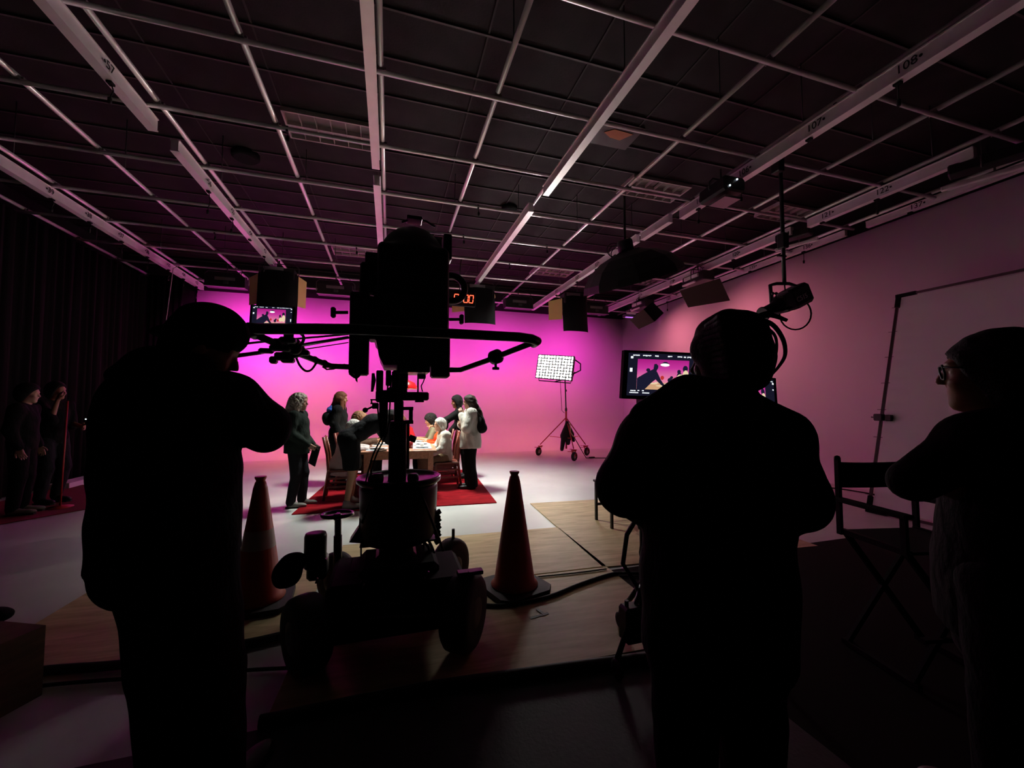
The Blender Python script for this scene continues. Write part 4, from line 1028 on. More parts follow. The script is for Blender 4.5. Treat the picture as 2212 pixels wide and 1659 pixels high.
    if detail:
        m = MB(); m.prism([S(.515, .853, .003), S(.58, .853, .003), S(.58, .882, .003), S(.515, .882, .003)], n * -0.0004); m.build('status_green', SCR_GR, o)
    return t
d1 = 2.40
mon = monitor('field_monitor', 'large field monitor showing the dining scene, left of the hooded person', atd(1349, 756, d1), atd(1540, 764, d1 + .02), atd(1343, 861, d1), (0.155, 0.17, 0.735, 0.79))
m = MB(); c = atd(1390, 862, d1 + .03); m.box(c - V3(0, 0, 0.03), (0.03, 0.03, 0.05)); m.tube([c - V3(0.02, 0.05, 0.04), c - V3(0.05, .05, .05)], 0.012, 6); m.build('mount', BLACK, mon)
monitor('field_monitor', 'smaller field monitor showing the same scene, right of the hooded person', atd(1560, 803, 2.3), atd(1676, 817, 2.3), atd(1566, 896, 2.3), (0.1, 0.16, 0.78, 0.86), False)
sp = atd(1625, 1330, 2.36); sp[2] = 0; t = thing('monitor_pole', 'slim black pole stand carrying the smaller field monitor', 'monitor stand', sp)
m = MB(); m.tube([sp + V3(0, 0, .02), sp + V3(0, 0, 1.50)], .016, 8); m.build('pole', BLACK, t)
m = MB(); m.lathe(sp, [(.2, 0), (.2, .012), (.03, .03)], 20); m.build('foot', BLACK, t)
# wheeled monitor stand
ms = atd(1392, 1330, 2.42); ms[2] = 0
t = thing('monitor_stand', 'black wheeled monitor stand with battery box, left of the hooded person', 'monitor stand', ms)
m = MB(); m.tube([ms + V3(0, 0, .12), ms + V3(0, 0, 1.47)], 0.022, 10); m.lathe(ms + V3(0, 0, .75), [(.03, 0), (.035, .02), (.035, .08), (.025, .1)], 10); m.build('mast', BLACK, t)
m = MB(); m.tube([ms + V3(-.02, 0, .95), ms + V3(-.11, 0, .97)], .012, 6); m.box(ms + V3(-.115, 0, .96), (.02, .02, .035), bev=.005); m.build('lock_lever', BLACK, t)
m = MB(); c = atd(1364, 1345, 2.33); m.box(c, (0.06, 0.05, 0.10), bev=0.015); m.lathe(c + V3(-.03, 0, .10), [(.012, 0), (.012, .03)], 8); m.build('battery_box', BLACK, t)
for k, a in enumerate((3.6, 5.6, 1.5)):
    e = ms + V3(math.cos(a) * .30, math.sin(a) * .30, 0.06)
    m = MB(); m.tube([ms + V3(0, 0, .45), e + V3(0, 0, .05)], 0.016, 8); m.build('leg', BLACK, t)
    m = MB(); m.lathe(e + V3(-.015, 0, 0), [(.03, 0), (.05, .004), (.05, .026), (.03, .03)], 14, (1, 0, 0)); m.build('wheel', RUBBER, t)
m = MB(); m.tube([ms + V3(-.02, 0, .85), ms + V3(-.10, .02, .72), ms + V3(-.13, .02, .55), ms + V3(-.05, 0, .42), ms + V3(-.02, 0, .3)], .014, 6); m.tube([ms + V3(.03, 0, .9), ms + V3(.0, .03, .6), ms + V3(.04, 0, .3)], .01, 6); m.build('cable_bundle', RUBBER, t)

# ================================================================== stool and director chair
t = thing('low_table', 'small dark low table on the plywood behind the hooded person', 'table', (2.85, 4.55, 0.012))
MB().box((0, 0, 0.50), (0.30, 0.22, 0.015), bev=0.006).build('top', BLACK, t, True)
for sx in (-1, 1):
    for sy in (-1, 1): m = MB(); m.bar((sx * .27, sy * .19, 0), (sx * .27, sy * .19, .49), .03, .03); m.build('leg', BLACK, t, True)
for sy in (-1, 1): m = MB(); m.bar((-.27, sy * .19, .2), (.27, sy * .19, .2), .02, .03); m.build('rail', BLACK, t, True)

dc = thing('director_chair', 'tall black canvas director chair beside the man in glasses', 'chair', (2.95, 1.62, 0.009), math.radians(168))
CANV = mat('black_canvas', (0.006, 0.006, 0.006), 0.95, spec=.1); DW = mat('black_wood', (0.007, 0.006, 0.006), 0.8, spec=.15)
Hs = 0.70
m = MB()   # faces +y local; the sling back
P = []; n = 12
for i in range(n + 1):
    u = -1 + 2 * i / n
    for z in (Hs + .27, Hs + .43):
        P += [(u * .26, -.20 - .035 * (1 - u * u), z - .012 * (1 - u * u)), (u * .26, -.206 - .035 * (1 - u * u), z - .012 * (1 - u * u))]
F = []
for i in range(n):
    a, b2 = i * 4, i * 4 + 4
    F += [(a, b2, b2 + 2, a + 2), (a + 1, a + 3, b2 + 3, b2 + 1), (a + 2, b2 + 2, b2 + 3, a + 3), (a, a + 1, b2 + 1, b2)]
m.add(P, F, True); m.build('back_sling', CANV, dc, True)
m = MB(); m.box((0, 0, Hs), (.25, .2, .008)); m.build('seat_sling', CANV, dc, True)
for s in (-1, 1):
    m = MB(); m.bar((s * .265, -.20, Hs - .02), (s * .265, -.20, Hs + .45), .03, .02); m.sphere((s * .265, -.2, Hs + .455), .018, 8); m.build('back_post', DW, dc, True)
    m = MB(); m.box((s * .275, 0.0, Hs + .2), (.03, .23, .012), bev=.005); m.build('armrest', DW, dc, True)
    m = MB(); m.bar((s * .265, .19, Hs), (s * .265, .19, Hs + .2), .03, .02); m.build('arm_post', DW, dc, True)
    m = MB(); m.bar((s * .25, -.2, Hs), (s * .25, .2, Hs), .03, .03); m.build('seat_rail', DW, dc, True)
    for y in (-.18, .18): m = MB(); m.bar((s * .25, y, Hs), (-s * .25, y * 1.05, .03), .022, .03); m.build('leg', DW, dc, True)
    m = MB(); m.bar((s * .25, -.22, .02), (s * .25, .22, .02), .03, .03); m.build('foot_rail', DW, dc, True)
m = MB(); m.bar((-.2, .2, .25), (.2, .2, .25), .03, .02); m.build('foot_rest', DW, dc, True)
# pill-shaped recorder clipped to it
bt = atd(2002, 1070, 2.2); m = MB(); m.lathe(bt - V3(0, 0, .035), [(.012, 0), (.018, .008), (.018, .06), (.010, .075)], 12)
m.solo('bottle', mat('bottle_plastic', (0.5, 0.45, 0.46), 0.2), 'small pale bottle glinting beside the elbow of the man in glasses', 'bottle')
# wooden box and dark bag, lower left corner
wb = V3(-2.02, 2.72, 0); t = thing('apple_box', 'brown wooden box at the lower left edge', 'box', wb, math.radians(-25))
BOXW = mat('box_wood', (0.11, 0.065, 0.03), 0.6, var=0.3, vscale=6, stretch=(1, 1, 6))
for sg in (-1, 1):
    MB().box((0, sg * .18, .17), (.24, .01, .17)).build('side', BOXW, t, True)
    MB().box((sg * .25, 0, .17), (.01, .19, .17)).build('end', BOXW, t, True)
MB().box((0, 0, .345), (.26, .19, .008)).build('lid', BOXW, t, True)
b = SDF(0.015); q = V3(-2.30, 3.05, 0.0)
b.ell(q + V3(0, 0, .22), (.22, .16, .20), None, .05).ell(q + V3(.18, -.05, .34), (.14, .08, .05), None, .05).cone(q + V3(.1, -.1, .36), q + V3(.3, -.22, .40), .05, .02, .03); b.noise(.008, 30)
o = b.build('bag', CURT); props(o, 'black cloth bag slumped behind the wooden box', 'bag')
# ================================================================== camera crane on wheeled dolly
K = thing('camera_crane', 'black camera crane with handlebars on a four-wheel dolly, centre of the picture', 'camera crane', (0.06, 2.9, 0.012))
CB = mat('crane_black', (0.010, 0.010, 0.011), 0.42)
CM = mat('crane_matte', (0.006, 0.006, 0.0065), 0.85, spec=0.15)
CG = mat('crane_edge', (0.05, 0.045, 0.05), 0.3)
def slab(pts, Y, dep, name, m=CB, parent=None, bev=None):
    """solid with front outline pts (picture points on plane Y), pushed back dep metres in depth"""
    q = MB(); q.prism([ony(x, y, Y) for x, y in pts], V3(0, dep, 0)); return q.build(name, m, parent or K)
def boxpx(x0, y0, x1, y1, Y, dep, name, m=CB, bev=0.012, parent=None):
    a = ony(x0, y1, Y); b = ony(x1, y0, Y); q = MB()
    q.box(((a[0] + b[0]) / 2, Y + dep / 2, (a[2] + b[2]) / 2), ((b[0] - a[0]) / 2, dep / 2, (b[2] - a[2]) / 2), bev=bev); return q.build(name, m, parent or K)
def tubepx(pts, r, name, m=CB, n=10, parent=None, smooth=False):
    q = MB(); P = [ony(x, y, Y) for x, y, Y in pts]
    if smooth:
        Q = []
        for i in range(len(P) - 1):
            p0, p1, p2, p3 = P[max(i - 1, 0)], P[i], P[i + 1], P[min(i + 2, len(P) - 1)]
            for k in range(6):
                s = k / 6; Q.append(0.5 * ((2 * p1) + (-p0 + p2) * s + (2 * p0 - 5 * p1 + 4 * p2 - p3) * s * s + (-p0 + 3 * p1 - 3 * p2 + p3) * s ** 3))
        P = Q + [P[-1]]
    q.tube(P, r, n); return q.build(name, m, parent or K)

# --- camera head: rounded hood, body, side panels
YH = 2.55
hood = SDF(0.012)
c0 = ony(892, 560, YH + .25); 
hw = (ony(972, 560, YH)[0] - ony(814, 560, YH)[0]) / 2
zt = ony(892, 478, YH + .1)[2]; zb = ony(892, 640, YH)[2]; xc = (ony(972, 560, YH)[0] + ony(814, 560, YH)[0]) / 2
hood.ell((xc, YH + .27, zt - .20), (hw * .98, .27, .21), None, .05).box((xc, YH + .26, (zt - .22 + zb) / 2), (hw - .04, .22, (zt - .22 - zb) / 2), None, .04, .04)
hood.build('hood', CB, K)
body = boxpx(806, 630, 971, 735, YH, .5, 'body', bev=.02)
slab([(812, 731), (968, 731), (948, 772), (936, 788), (828, 788), (818, 768)], YH + .01, .45, 'lower_body')
boxpx(858, 786, 929, 803, YH + .03, .30, 'base_plate', CG, .004)
boxpx(776, 567, 816, 634, YH + .1, .30, 'side_box', bev=.015)
boxpx(788, 545, 820, 570, YH + .15, .2, 'side_box_cap', bev=.01)
boxpx(752, 630, 798, 809, YH, .12, 'left_panel', bev=.012)
boxpx(796, 640, 815, 732, YH + .02, .15, 'panel_bridge', bev=.006)
boxpx(932, 726, 973, 815, YH, .12, 'right_panel', bev=.012)
boxpx(958, 505, 977, 560, YH + .2, .12, 'hood_latch', bev=.01)
q = MB(); q.box(ony(895, 476, YH + .2), (.05, .05, .012), bev=.004); q.tube([ony(868, 480, YH + .2), ony(893, 473, YH + .2), ony(920, 478, YH + .2), ony(940, 490, YH + .2)], .008, 6); q.build('top_bracket', CG, K)
# ring handle
q = MB(); rc = ony(976, 623, YH + .18); q.torus(rc, 0.088, .024, (0, 1, 0), 28, 10); q.build('ring_handle', CB, K)
# clamp knobs
for (x0, x1, y) in ((752, 720, 675), (970, 997, 690)):
    q = MB(); a = ony(x0, y, YH + .05); b = ony(x1, y, YH + .05); q.tube([a, b], .010, 8); q.box(b, (.014, .018, .032), bev=.008); q.build('clamp_knob', CB, K)
# --- handlebar: padded near bar and two arms sloping back to the head
YN = 2.0
tubepx([(552, 722, YN + .06), (538, 716, YN + .01), (540, 708, YN), (556, 710, YN), (760, 711, YN), (960, 720, YN), (1120, 728, YN), (1148, 732, YN), (1160, 737, YN + .02), (1152, 742, YN + .07)], .0255, 'handlebar_grip', n=14)
tubepx([(545, 720, YN + .03), (580, 735, 2.10), (640, 762, 2.32), (715, 791, 2.58), (760, 793, 2.60)], .0165, 'handlebar_arm', CG, 12)
tubepx([(1156, 738, YN + .04), (1120, 752, 2.12), (1060, 776, 2.32), (995, 799, 2.58), (950, 799, 2.60)], .0165, 'handlebar_arm', CG, 12)
cl = ony(1071, 771, 2.28); ad = ony(1120, 752, 2.12) - ony(995, 799, 2.58); ad /= np.linalg.norm(ad)
q = MB(); q.lathe(cl - ad * .03, [(.030, 0), (.042, .006), (.042, .054), (.030, .06)], 16, ad); q.tube([cl, cl - V3(0, 0, .065)], .008, 8); q.box(cl - V3(0, 0, .068), (.02, .008, .008), bev=.003); q.build('arm_clamp', CB, K)
# monitor bracket cluster on the left arm
q = MB()
for (x, y, rx, ry, Y) in ((611, 770, .035, .02, 2.25), (634, 746, .03, .03, 2.2), (655, 762, .03, .014, 2.3), (606, 752, .045, .014, 2.15), (600, 742, .02, .022, 2.15), (622, 735, .035, .014, 2.1), (591, 778, .016, .018, 2.25), (622, 778, .03, .014, 2.27), (575, 758, .03, .012, 2.2)):
    q.box(ony(x, y, Y), (rx, .025, ry), bev=.008)
q.sphere(ony(625, 724, 2.08), .020, 10); q.sphere(ony(637, 752, 2.2), .034, 12); q.tube([ony(620, 716, 2.05), ony(620, 740, 2.12)], .014, 8)
q.tube([ony(606, 770, 2.25), ony(640, 764, 2.3), ony(660, 755, 2.3)], .022, 8)
q.build('monitor_bracket', CB, K)
q = MB(); q.tube(smooth_path([ony(640, 773, 2.35), ony(648, 790, 2.38), ony(660, 801, 2.4), ony(672, 799, 2.42), ony(683, 784, 2.45), ony(686, 774, 2.45)]), .006, 6); q.build('loose_cable', RUBBER, K); q = MB(); q.tube(smooth_path([ony(645, 716, 2.05), ony(656, 728, 2.1), ony(652, 742, 2.15), ony(642, 752, 2.2)]), .007, 6); q.build('loose_cable', RUBBER, K); q = MB(); q.tube([ony(697, 792, 2.5), ony(706, 798, 2.52), ony(720, 797, 2.55), ony(745, 787, 2.6)], .005, 6); q.build('loose_cable', RUBBER, K)
for x, y in ((682, 778), (703, 786)):
    q = MB(); q.torus(ony(x, y, 2.48), .020, .005, (1, -.6, .4), 14, 6); q.build('cable_tie', RUBBER, K)
# pan bars crossing to the left
tubepx([(440, 752, 2.0), (560, 739, 2.3), (752, 722, 2.7)], .006, 'pan_rod')
tubepx([(440, 778, 2.0), (560, 762, 2.25), (600, 754, 2.35), (752, 729, 2.75)], .010, 'pan_rod')
tubepx([(655, 755, 2.5), (752, 740, 2.7)], .0035, 'pan_wire')
# --- narrow camera stack below the head
YS = 2.75
boxpx(846, 800, 882, 840, YS, .12, 'stack_block')
boxpx(811, 843, 870, 869, YS, .22, 'stack_plate', bev=.01)
boxpx(868, 847, 927, 865, YS, .16, 'focus_motor', bev=.01)
boxpx(898, 862, 916, 869, YS, .1, 'motor_foot', bev=.003)
boxpx(838, 836, 880, 850, YS - .02, .15, 'stack_neck', bev=.01)
boxpx(818, 865, 838, 925, YS, .10, 'left_block', bev=.01)
boxpx(851, 865, 872, 912, YS + .05, .10, 'inner_post', bev=.006)
boxpx(812, 800, 828, 845, YS + .02, .06, 'left_post', bev=.006)
boxpx(833, 800, 845, 833, YS + .04, .06, 'left_post', bev=.006)
slab([(803, 806), (809, 806), (812, 822), (806, 846), (801, 846), (802, 824)], YS, .02, 'hanging_lever')
q = MB()
for (x0, y0, x1, y1) in ((871, 879, 893, 886), (884, 885, 892, 910), (871, 908, 893, 916)):
    a = ony(x0, y1, YS + .04); b = ony(x1, y0, YS + .04); q.box(((a[0] + b[0]) / 2, YS + .08, (a[2] + b[2]) / 2), ((b[0] - a[0]) / 2, .04, (b[2] - a[2]) / 2))
q.build('battery_frame', CB, K)
boxpx(901, 800, 905, 848, YS + .03, .01, 'rod_bracket', bev=.002)
boxpx(905, 800, 920, 818, YS + .03, .06, 'rod_block', bev=.004)
tubepx([(919, 812, YS), (914, 826, YS), (910, 834, YS), (913, 846, YS)], .004, 'signal_cable', RUBBER, 6, smooth=True)
q = MB()
for (x0, y0, x1, y1) in ((800, 862, 813, 865), (800, 870, 813, 873), (801, 862, 804, 873)):
    a = ony(x0, y1, YS); b = ony(x1, y0, YS); q.box(((a[0] + b[0]) / 2, YS + .02, (a[2] + b[2]) / 2), ((b[0] - a[0]) / 2, .02, (b[2] - a[2]) / 2))
q.build('rod_clamp', CB, K)
q = MB(); q.sphere(ony(789, 886, YS), .017, 12); q.tube([ony(789, 886, YS), ony(806, 878, YS)], .006, 8); q.box(ony(811, 877, YS), (.02, .02, .018), bev=.004); q.build('ball_lever', CB, K)
tubepx([(884, 945, YS + .02), (898, 950, YS + .02)], .022, 'side_knob')
boxpx(878, 912, 885, 1005, YS + .05, .03, 'side_rail', bev=.003)
boxpx(820, 920, 836, 945, YS, .05, 'lower_block', bev=.006)
# cables running down the stack
for pts in ([(840, 800), (836, 860), (834, 920), (822, 950), (805, 985), (790, 1040)], [(845, 810), (842, 880), (838, 925), (830, 948), (812, 985), (798, 1035)], [(815, 870), (818, 905), (822, 930), (826, 935)], [(826, 870), (824, 900), (828, 925)], [(860, 800), (862, 822), (858, 845)], [(850, 905), (843, 908), (839, 915)]):
    tubepx([(x, y, YS - .03) for x, y in pts], .0055, 'signal_cable', RUBBER, 6, smooth=True)
tubepx([(755, 806, YH), (768, 815, YH), (776, 810, YH), (775, 802, YH)], .008, 'cable_loop', RUBBER, 8, smooth=True)
slab([(765, 805), (772, 806), (772, 826), (768, 822)], YH, .01, 'cable_tail', RUBBER)
# --- column
q = MB(); a = ony(838, 1050, 2.9); b = ony(879, 910, 2.9); cx = (a[0] + b[0]) / 2; hw_ = (b[0] - a[0]) / 2
q.box((cx, 2.98, (b[2] + .35) / 2), (hw_, .075, (b[2] - .35) / 2), bev=.012); q.build('column', CB, K)
for sg in (-1, 1): q = MB(); q.box((cx + sg * hw_ * .85, 2.9, .95), (.005, .004, .24)); q.build('column_track', CG, K)
# --- turret with tray ring
tc0 = V3(ony(862, 1100, 2.98)[0], 3.0, 0); rz = ony(862, 1044, 2.8)[2]
q = MB(); hwid = (ony(955, 1044, 2.98)[0] - ony(770, 1044, 2.98)[0]) / 2
q.lathe(tc0 + V3(0, 0, rz - .035), [(hwid * .90, 0), (hwid * .99, .02), (hwid, .045), (hwid * .96, .055), (hwid * .90, .045), (hwid * .88, .035), (.05, .033)], 32); q.build('tray_ring', mat('crane_gloss', (0.012, 0.011, 0.012), 0.28), K)
q = MB(); q.lathe(tc0, [(hwid * .78, rz - .42), (hwid * .88, rz - .38), (hwid * .92, rz - .06), (hwid * .90, rz - .03)], 28); q.build('turret', CB, K)
slab([(754, 1172), (775, 1140), (776, 1120), (800, 1120), (800, 1175)], 2.95, .12, 'turret_skirt')
boxpx(776, 1165, 946, 1185, 2.9, .25, 'turret_floor', bev=.01)
for x in (817, 893): q = MB(); p = ony(x, 1034, 2.8); q.lathe(p - V3(.03, 0, 0), [(.02, 0), (.034, .004), (.034, .056), (.02, .06)], 14, (1, 0.4, 0)); q.build('crank_knob', CG, K)
q = MB(); p = ony(803, 1036, 2.8); q.lathe(p, [(.02, 0), (.03, .004), (.03, .05), (.02, .055)], 14, (.4, 1, 0)); q.build('crank_knob', CG, K)
tubepx([(897, 1036, 2.75), (925, 1105, 2.75), (958, 1190, 2.75)], .009, 'support_strut', CG)
tubepx([(812, 1050, 2.75), (795, 1095, 2.75), (782, 1130, 2.75)], .009, 'support_strut', CG)
q = MB(); q.tube([ony(945 + (2 if k % 2 else -1), 1104 + 4 * k, 2.95) for k in range(18)], [.024 if k % 4 < 2 else .017 for k in range(18)], 8); q.build('corrugated_hose', RUBBER, K)
# --- chassis
q = MB(); q.box((cx, 2.98, .33), (.13, .20, .20), bev=.02); q.build('pedestal_foot', CB, K)
q = MB(); q.box((cx, 2.88, .24), (.40, .34, .115), bev=.03); q.build('chassis', CM, K)
boxpx(700, 1262, 800, 1330, 2.52, .5, 'side_locker', CM, .03); boxpx(905, 1245, 1010, 1330, 2.5, .5, 'side_locker', CM, .03)
boxpx(772, 1215, 950, 1300, 2.62, .4, 'mid_locker', CM, .03); boxpx(742, 1235, 790, 1290, 2.7, .3, 'cable_drum', CM, .03)
boxpx(740, 1285, 980, 1345, 2.44, .06, 'rear_bumper', CM, .02)
tubepx([(796, 1336, 2.42), (860, 1332, 2.40), (935, 1328, 2.42)], .008, 'push_bar', CG, 8)
boxpx(820, 1185, 868, 1260, 2.85, .1, 'pump_block', bev=.02)
tubepx([(780, 1175, 2.9), (780, 1205, 2.9)], .006, 'side_rod'); tubepx([(914, 1150, 2.85), (930, 1175, 2.85), (938, 1195, 2.85)], .009, 'hydraulic_hose', RUBBER, 8, smooth=True); tubepx([(905, 1160, 2.85), (924, 1180, 2.85), (928, 1200, 2.85)], .008, 'hydraulic_hose', RUBBER, 8, smooth=True); tubepx([(915, 1170, 2.88), (915, 1200, 2.88)], .006, 'side_rod')
for (x, y, Y) in ((776, 1265, 2.54), (782, 1272, 2.54), (914, 1258, 2.54), (922, 1246, 2.54), (938, 1266, 2.54), (682, 1260, 2.55)):
    q = MB(); q.tube([ony(x, y, Y - .012), ony(x + 4, y - 12, Y - .012)], .006, 6); q.build('bright_latch', mat('latch', (.35, .33, .32), .25, metal=.8), K)
# wheels (thick solid tyres)
def wheel(x, y, Y, r, w, ax, name='wheel'):
    c = ony(x, y, Y); c[2] = r + 0.012; q = MB(); ax = np.asarray(ax, float); ax /= np.linalg.norm(ax)
    q.lathe(c - ax * w / 2, [(r * .62, 0), (r * .86, 0), (r * .96, w * .12), (r, w * .35), (r, w * .65), (r * .96, w * .88), (r * .86, w), (r * .62, w)], 36, ax)
    o = q.build(name, RUBBER, K); q = MB(); q.lathe(c - ax * (w / 2 + .006), [(r * .2, 0), (r * .56, .01), (r * .6, .02), (r * .6, w - .01), (r * .56, w), (r * .2, w + .012)], 24, ax); q.build('hub', CB, o)
wheel(662, 1350, 2.58, .205, .17, (1, .55, 0)); wheel(1003, 1315, 2.52, .225, .17, (1, -.6, 0))
wheel(730, 1240, 3.28, .20, .12, (1, .9, 0)); wheel(972, 1225, 3.25, .215, .12, (1, -.95, 0))
for (x0, Y0, x1, Y1) in ((664, 2.62, 790, 2.8), (1002, 2.55, 930, 2.8), (730, 3.28, 800, 3.0), (972, 3.25, 930, 3.0)):
    a = ony(x0, 1300, Y0); a[2] = .2; b = ony(x1, 1300, Y1); b[2] = .22; q = MB(); q.bar(a, b, .09, .10); q.build('axle_leg', CB, K)
q = MB(); p = ony(979, 1165, 3.25); q.tube([p, p + V3(0, 0, .08)], .012, 8); q.build('brake_pin', CB, K)
q = MB(); p = ony(1015, 1236, 2.5); q.box(p, (.08, .03, .012), bev=.005); q.box(p + V3(.0, -.03, .012), (.014, .014, .006)); q.build('foot_brake', CG, K)
# drive motor, steering post with hand wheel, battery pouch at left
q = MB(); p = ony(681, 1207, 2.85); q.lathe(p - V3(0, 0, .05), [(.062, 0), (.066, .01), (.066, .19), (.060, .21), (.03, .215)], 20); q.build('drive_motor', CB, K)
boxpx(660, 1205, 705, 1260, 2.8, .14, 'motor_bracket', bev=.02); boxpx(640, 1200, 668, 1222, 2.8, .06, 'motor_arm', bev=.015)
pz = SDF(.012); a = ony(624, 1235, 2.75); pz.ell(a, (.075, .06, .09), None, .03).ell(a + V3(-.04, 0, -.02), (.05, .05, .07), None, .03).ell(a + V3(.03, 0, .06), (.07, .05, .05), None, .03); pz.build('battery_pouch', CURT, K)
q = MB(); a = ony(730, 1183, 3.1); b = ony(730, 1118, 3.1); q.tube([a - V3(0, 0, .15), a + (b - a) * .4], .028, 12); q.tube([a + (b - a) * .35, b + V3(0, 0, .02)], .022, 12); q.build('steering_post', CB, K)
q = MB(); wc = ony(729, 1111, 3.1); q.torus(wc, .100, .013, (0, 0.05, 1), 32, 8); q.box(wc - V3(0, 0, .008), (.095, .012, .006)); q.box(wc - V3(0, 0, .008), (.012, .095, .006)); q.lathe(wc - V3(0, 0, .03), [(.02, 0), (.028, .01), (.028, .03), (.015, .035)], 12); q.build('steering_wheel', mat('crane_gloss', (0.012, 0.011, 0.012), 0.28), K)

# small monitor on the handlebar
d2 = ony(585, 680, 1.98)
smon = monitor('camera_monitor', 'small lit monitor clamped to the left end of the handlebar', ony(541, 658, 2.02), ony(637, 663, 2.02), ony(538, 703, 2.02), (0.16, 0.17, 0.80, 1.02), False, .03)
q = MB(); q.tube([ony(588, 703, 2.06), ony(588, 712, 2.02)], .012, 8); q.build('mount', BLACK, smon)
# ================================================================== people
def unit(v): v = np.asarray(v, float); return v / (np.linalg.norm(v) + 1e-12)
STAND = dict(pelvis=(0, 0, .95), chest=(0, 0, 1.25), neck=(-.01, 0, 1.44), head=(.035, 0, 1.59),
             shL=(0, .17, 1.39), elL=(-.03, .22, 1.12), wrL=(.06, .22, .88), shR=(0, -.17, 1.39), elR=(-.03, -.22, 1.12), wrR=(.06, -.22, .88),
             hipL=(0, .085, .90), knL=(.02, .095, .50), anL=(-.02, .10, .085), hipR=(0, -.085, .90), knR=(.02, -.095, .50), anR=(-.02, -.10, .085))
SIT = dict(pelvis=(0, 0, .59), chest=(.0, 0, .88), neck=(.01, 0, 1.06), head=(.06, 0, 1.205),
           shL=(.01, .17, 1.01), elL=(.10, .22, .78), wrL=(.30, .15, .80), shR=(.01, -.17, 1.01), elR=(.10, -.22, .78), wrR=(.30, -.15, .80),
           hipL=(.03, .085, .57), knL=(.43, .11, .54), anL=(.42, .12, .085), hipR=(.03, -.085, .57), knR=(.43, -.11, .54), anR=(.42, -.12, .085))
def pose(base, yaw, h, src=STAND, **ov):
    a = math.radians(yaw); s = h / 1.70; J = {}
    q = dict(src); q.update(ov)
    for k, (x, y, z) in q.items():
        x, y, z = x * s, y * s, z * s
        J[k] = V3(base[0] + x * math.cos(a) - y * math.sin(a), base[1] + x * math.sin(a) + y * math.cos(a), base[2] + z)
    J['fwd'] = V3(math.cos(a), math.sin(a), 0); J['s'] = s
    return J
def turn(f, yaw=0, pitch=0):
    f = unit(f); a = math.radians(yaw); f = V3(f[0] * math.cos(a) - f[1] * math.sin(a), f[0] * math.sin(a) + f[1] * math.cos(a), 0); f = unit(f)
    p = math.radians(pitch); return f * math.cos(p) + V3(0, 0, 1) * math.sin(p), V3(0, 0, 1) * math.cos(p) - f * math.sin(p)

def hand(b, w, d, n, s, curl=0.5, point=False):
    """palm and five fingers from wrist w; d finger direction, n palm-down normal"""
    d = unit(d); n = unit(n - d * (np.asarray(n) @ d)); sd = np.cross(n, d)
    b.box(w + d * .045 * s, (.030 * s, .026 * s, .004 * s), (d, sd, n), .010 * s, .012)
    L = [.066, .076, .070, .054]
    for i in range(4):
        p = w + d * .082 * s + sd * (.030 - .020 * i) * s; c = curl * (1.0 if not (point and i == 0) else 0.0) * (0.9 + .12 * i); dd = d
        if point and i > 0: c = 1.5
        for k in range(3):
            a = c * (0.55 if k == 0 else 0.75); dd = unit(dd * math.cos(a) + np.cross(np.cross(dd, n), dd) * 0 + (n * math.sin(a)))
            q = p + dd * L[i] * (.45, .32, .23)[k] * s; b.cone(p, q, (.0088 - .0008 * k) * s, (.0080 - .0008 * k) * s, .004); p = q
    p = w + d * .022 * s + sd * .030 * s
    for k, (l, o) in enumerate(((.036, .75), (.030, .35), (.022, .15))):
        dd = unit(d + sd * o + n * .35 * curl); q = p + dd * l * s; b.cone(p, q, (.011 - .0012 * k) * s, (.0098 - .0012 * k) * s, .006); p = q

def head_sdf(b, c, f, u, s, chin=1.0):
    l = np.cross(u, f); A = (f, l, u)
    def P(x, y, z): return c + (f * x + l * y + u * z) * s
    b.ell(P(-.012, 0, .034), V3(.097, .075, .092) * s, A, .02).ell(P(.022, 0, -.045), V3(.066, .056, .070) * s, A, .03)
    b.ell(P(.062, 0, -.094 * chin), V3(.024, .026, .020) * s, A, .025)                       # chin
    b.cone(P(.074, 0, .028), P(.104, 0, -.020), .011 * s, .0125 * s, .012)                    # nose
    b.ell(P(.070, 0, .036), V3(.022, .052, .012) * s, A, .012)                                # brow
    b.ell(P(.079, 0, -.050), V3(.012, .024, .007) * s, A, .006).ell(P(.077, 0, -.062), V3(.012, .021, .007) * s, A, .006)   # lips
    for y in (-1, 1):
        b.ell(P(.088, .031 * y, .010), V3(.014, .016, .010) * s, A, .006, 's')                # eye sockets
        b.ell(P(.068, .031 * y, .010), V3(.014, .014, .012) * s, A, .003)                     # eyeballs
        b.ell(P(.060, .040 * y, -.024), V3(.026, .022, .022) * s, A, .02)                     # cheeks
        b.ell(P(-.008, .076 * y, -.004), V3(.022, .009, .032) * s, A, .006)                   # ears
def shoe(t, an, f, s, m, sole=None):
    f = unit(V3(f[0], f[1], 0)); l = V3(-f[1], f[0], 0); z = V3(0, 0, 1); A = (f, l, z); g = V3(an[0], an[1], an[2] - .085 * s)
    b = SDF(.009)
    b.ell(g + f * .125 * s + z * .040 * s, V3(.095, .044, .034) * s, A, .02).ell(g + f * .02 * s + z * .05 * s, V3(.075, .040, .045) * s, A, .03).cone(g + z * .05 * s, g + z * .095 * s, .042 * s, .044 * s, .02).half(g + z * .012, (0, 0, -1))
    o = b.build('shoe', m, t)
    q = MB(); out = []
    for (x, y) in ((.215, 0), (.20, .034), (.12, .047), (.02, .038), (-.05, .036), (-.072, .0), (-.05, -.036), (.02, -.038), (.12, -.047), (.20, -.034)): out.append(g + f * x * s + l * y * s)
    q.prism(out, (0, 0, .022 * s)); q.build('sole', sole or RUBBER, o)

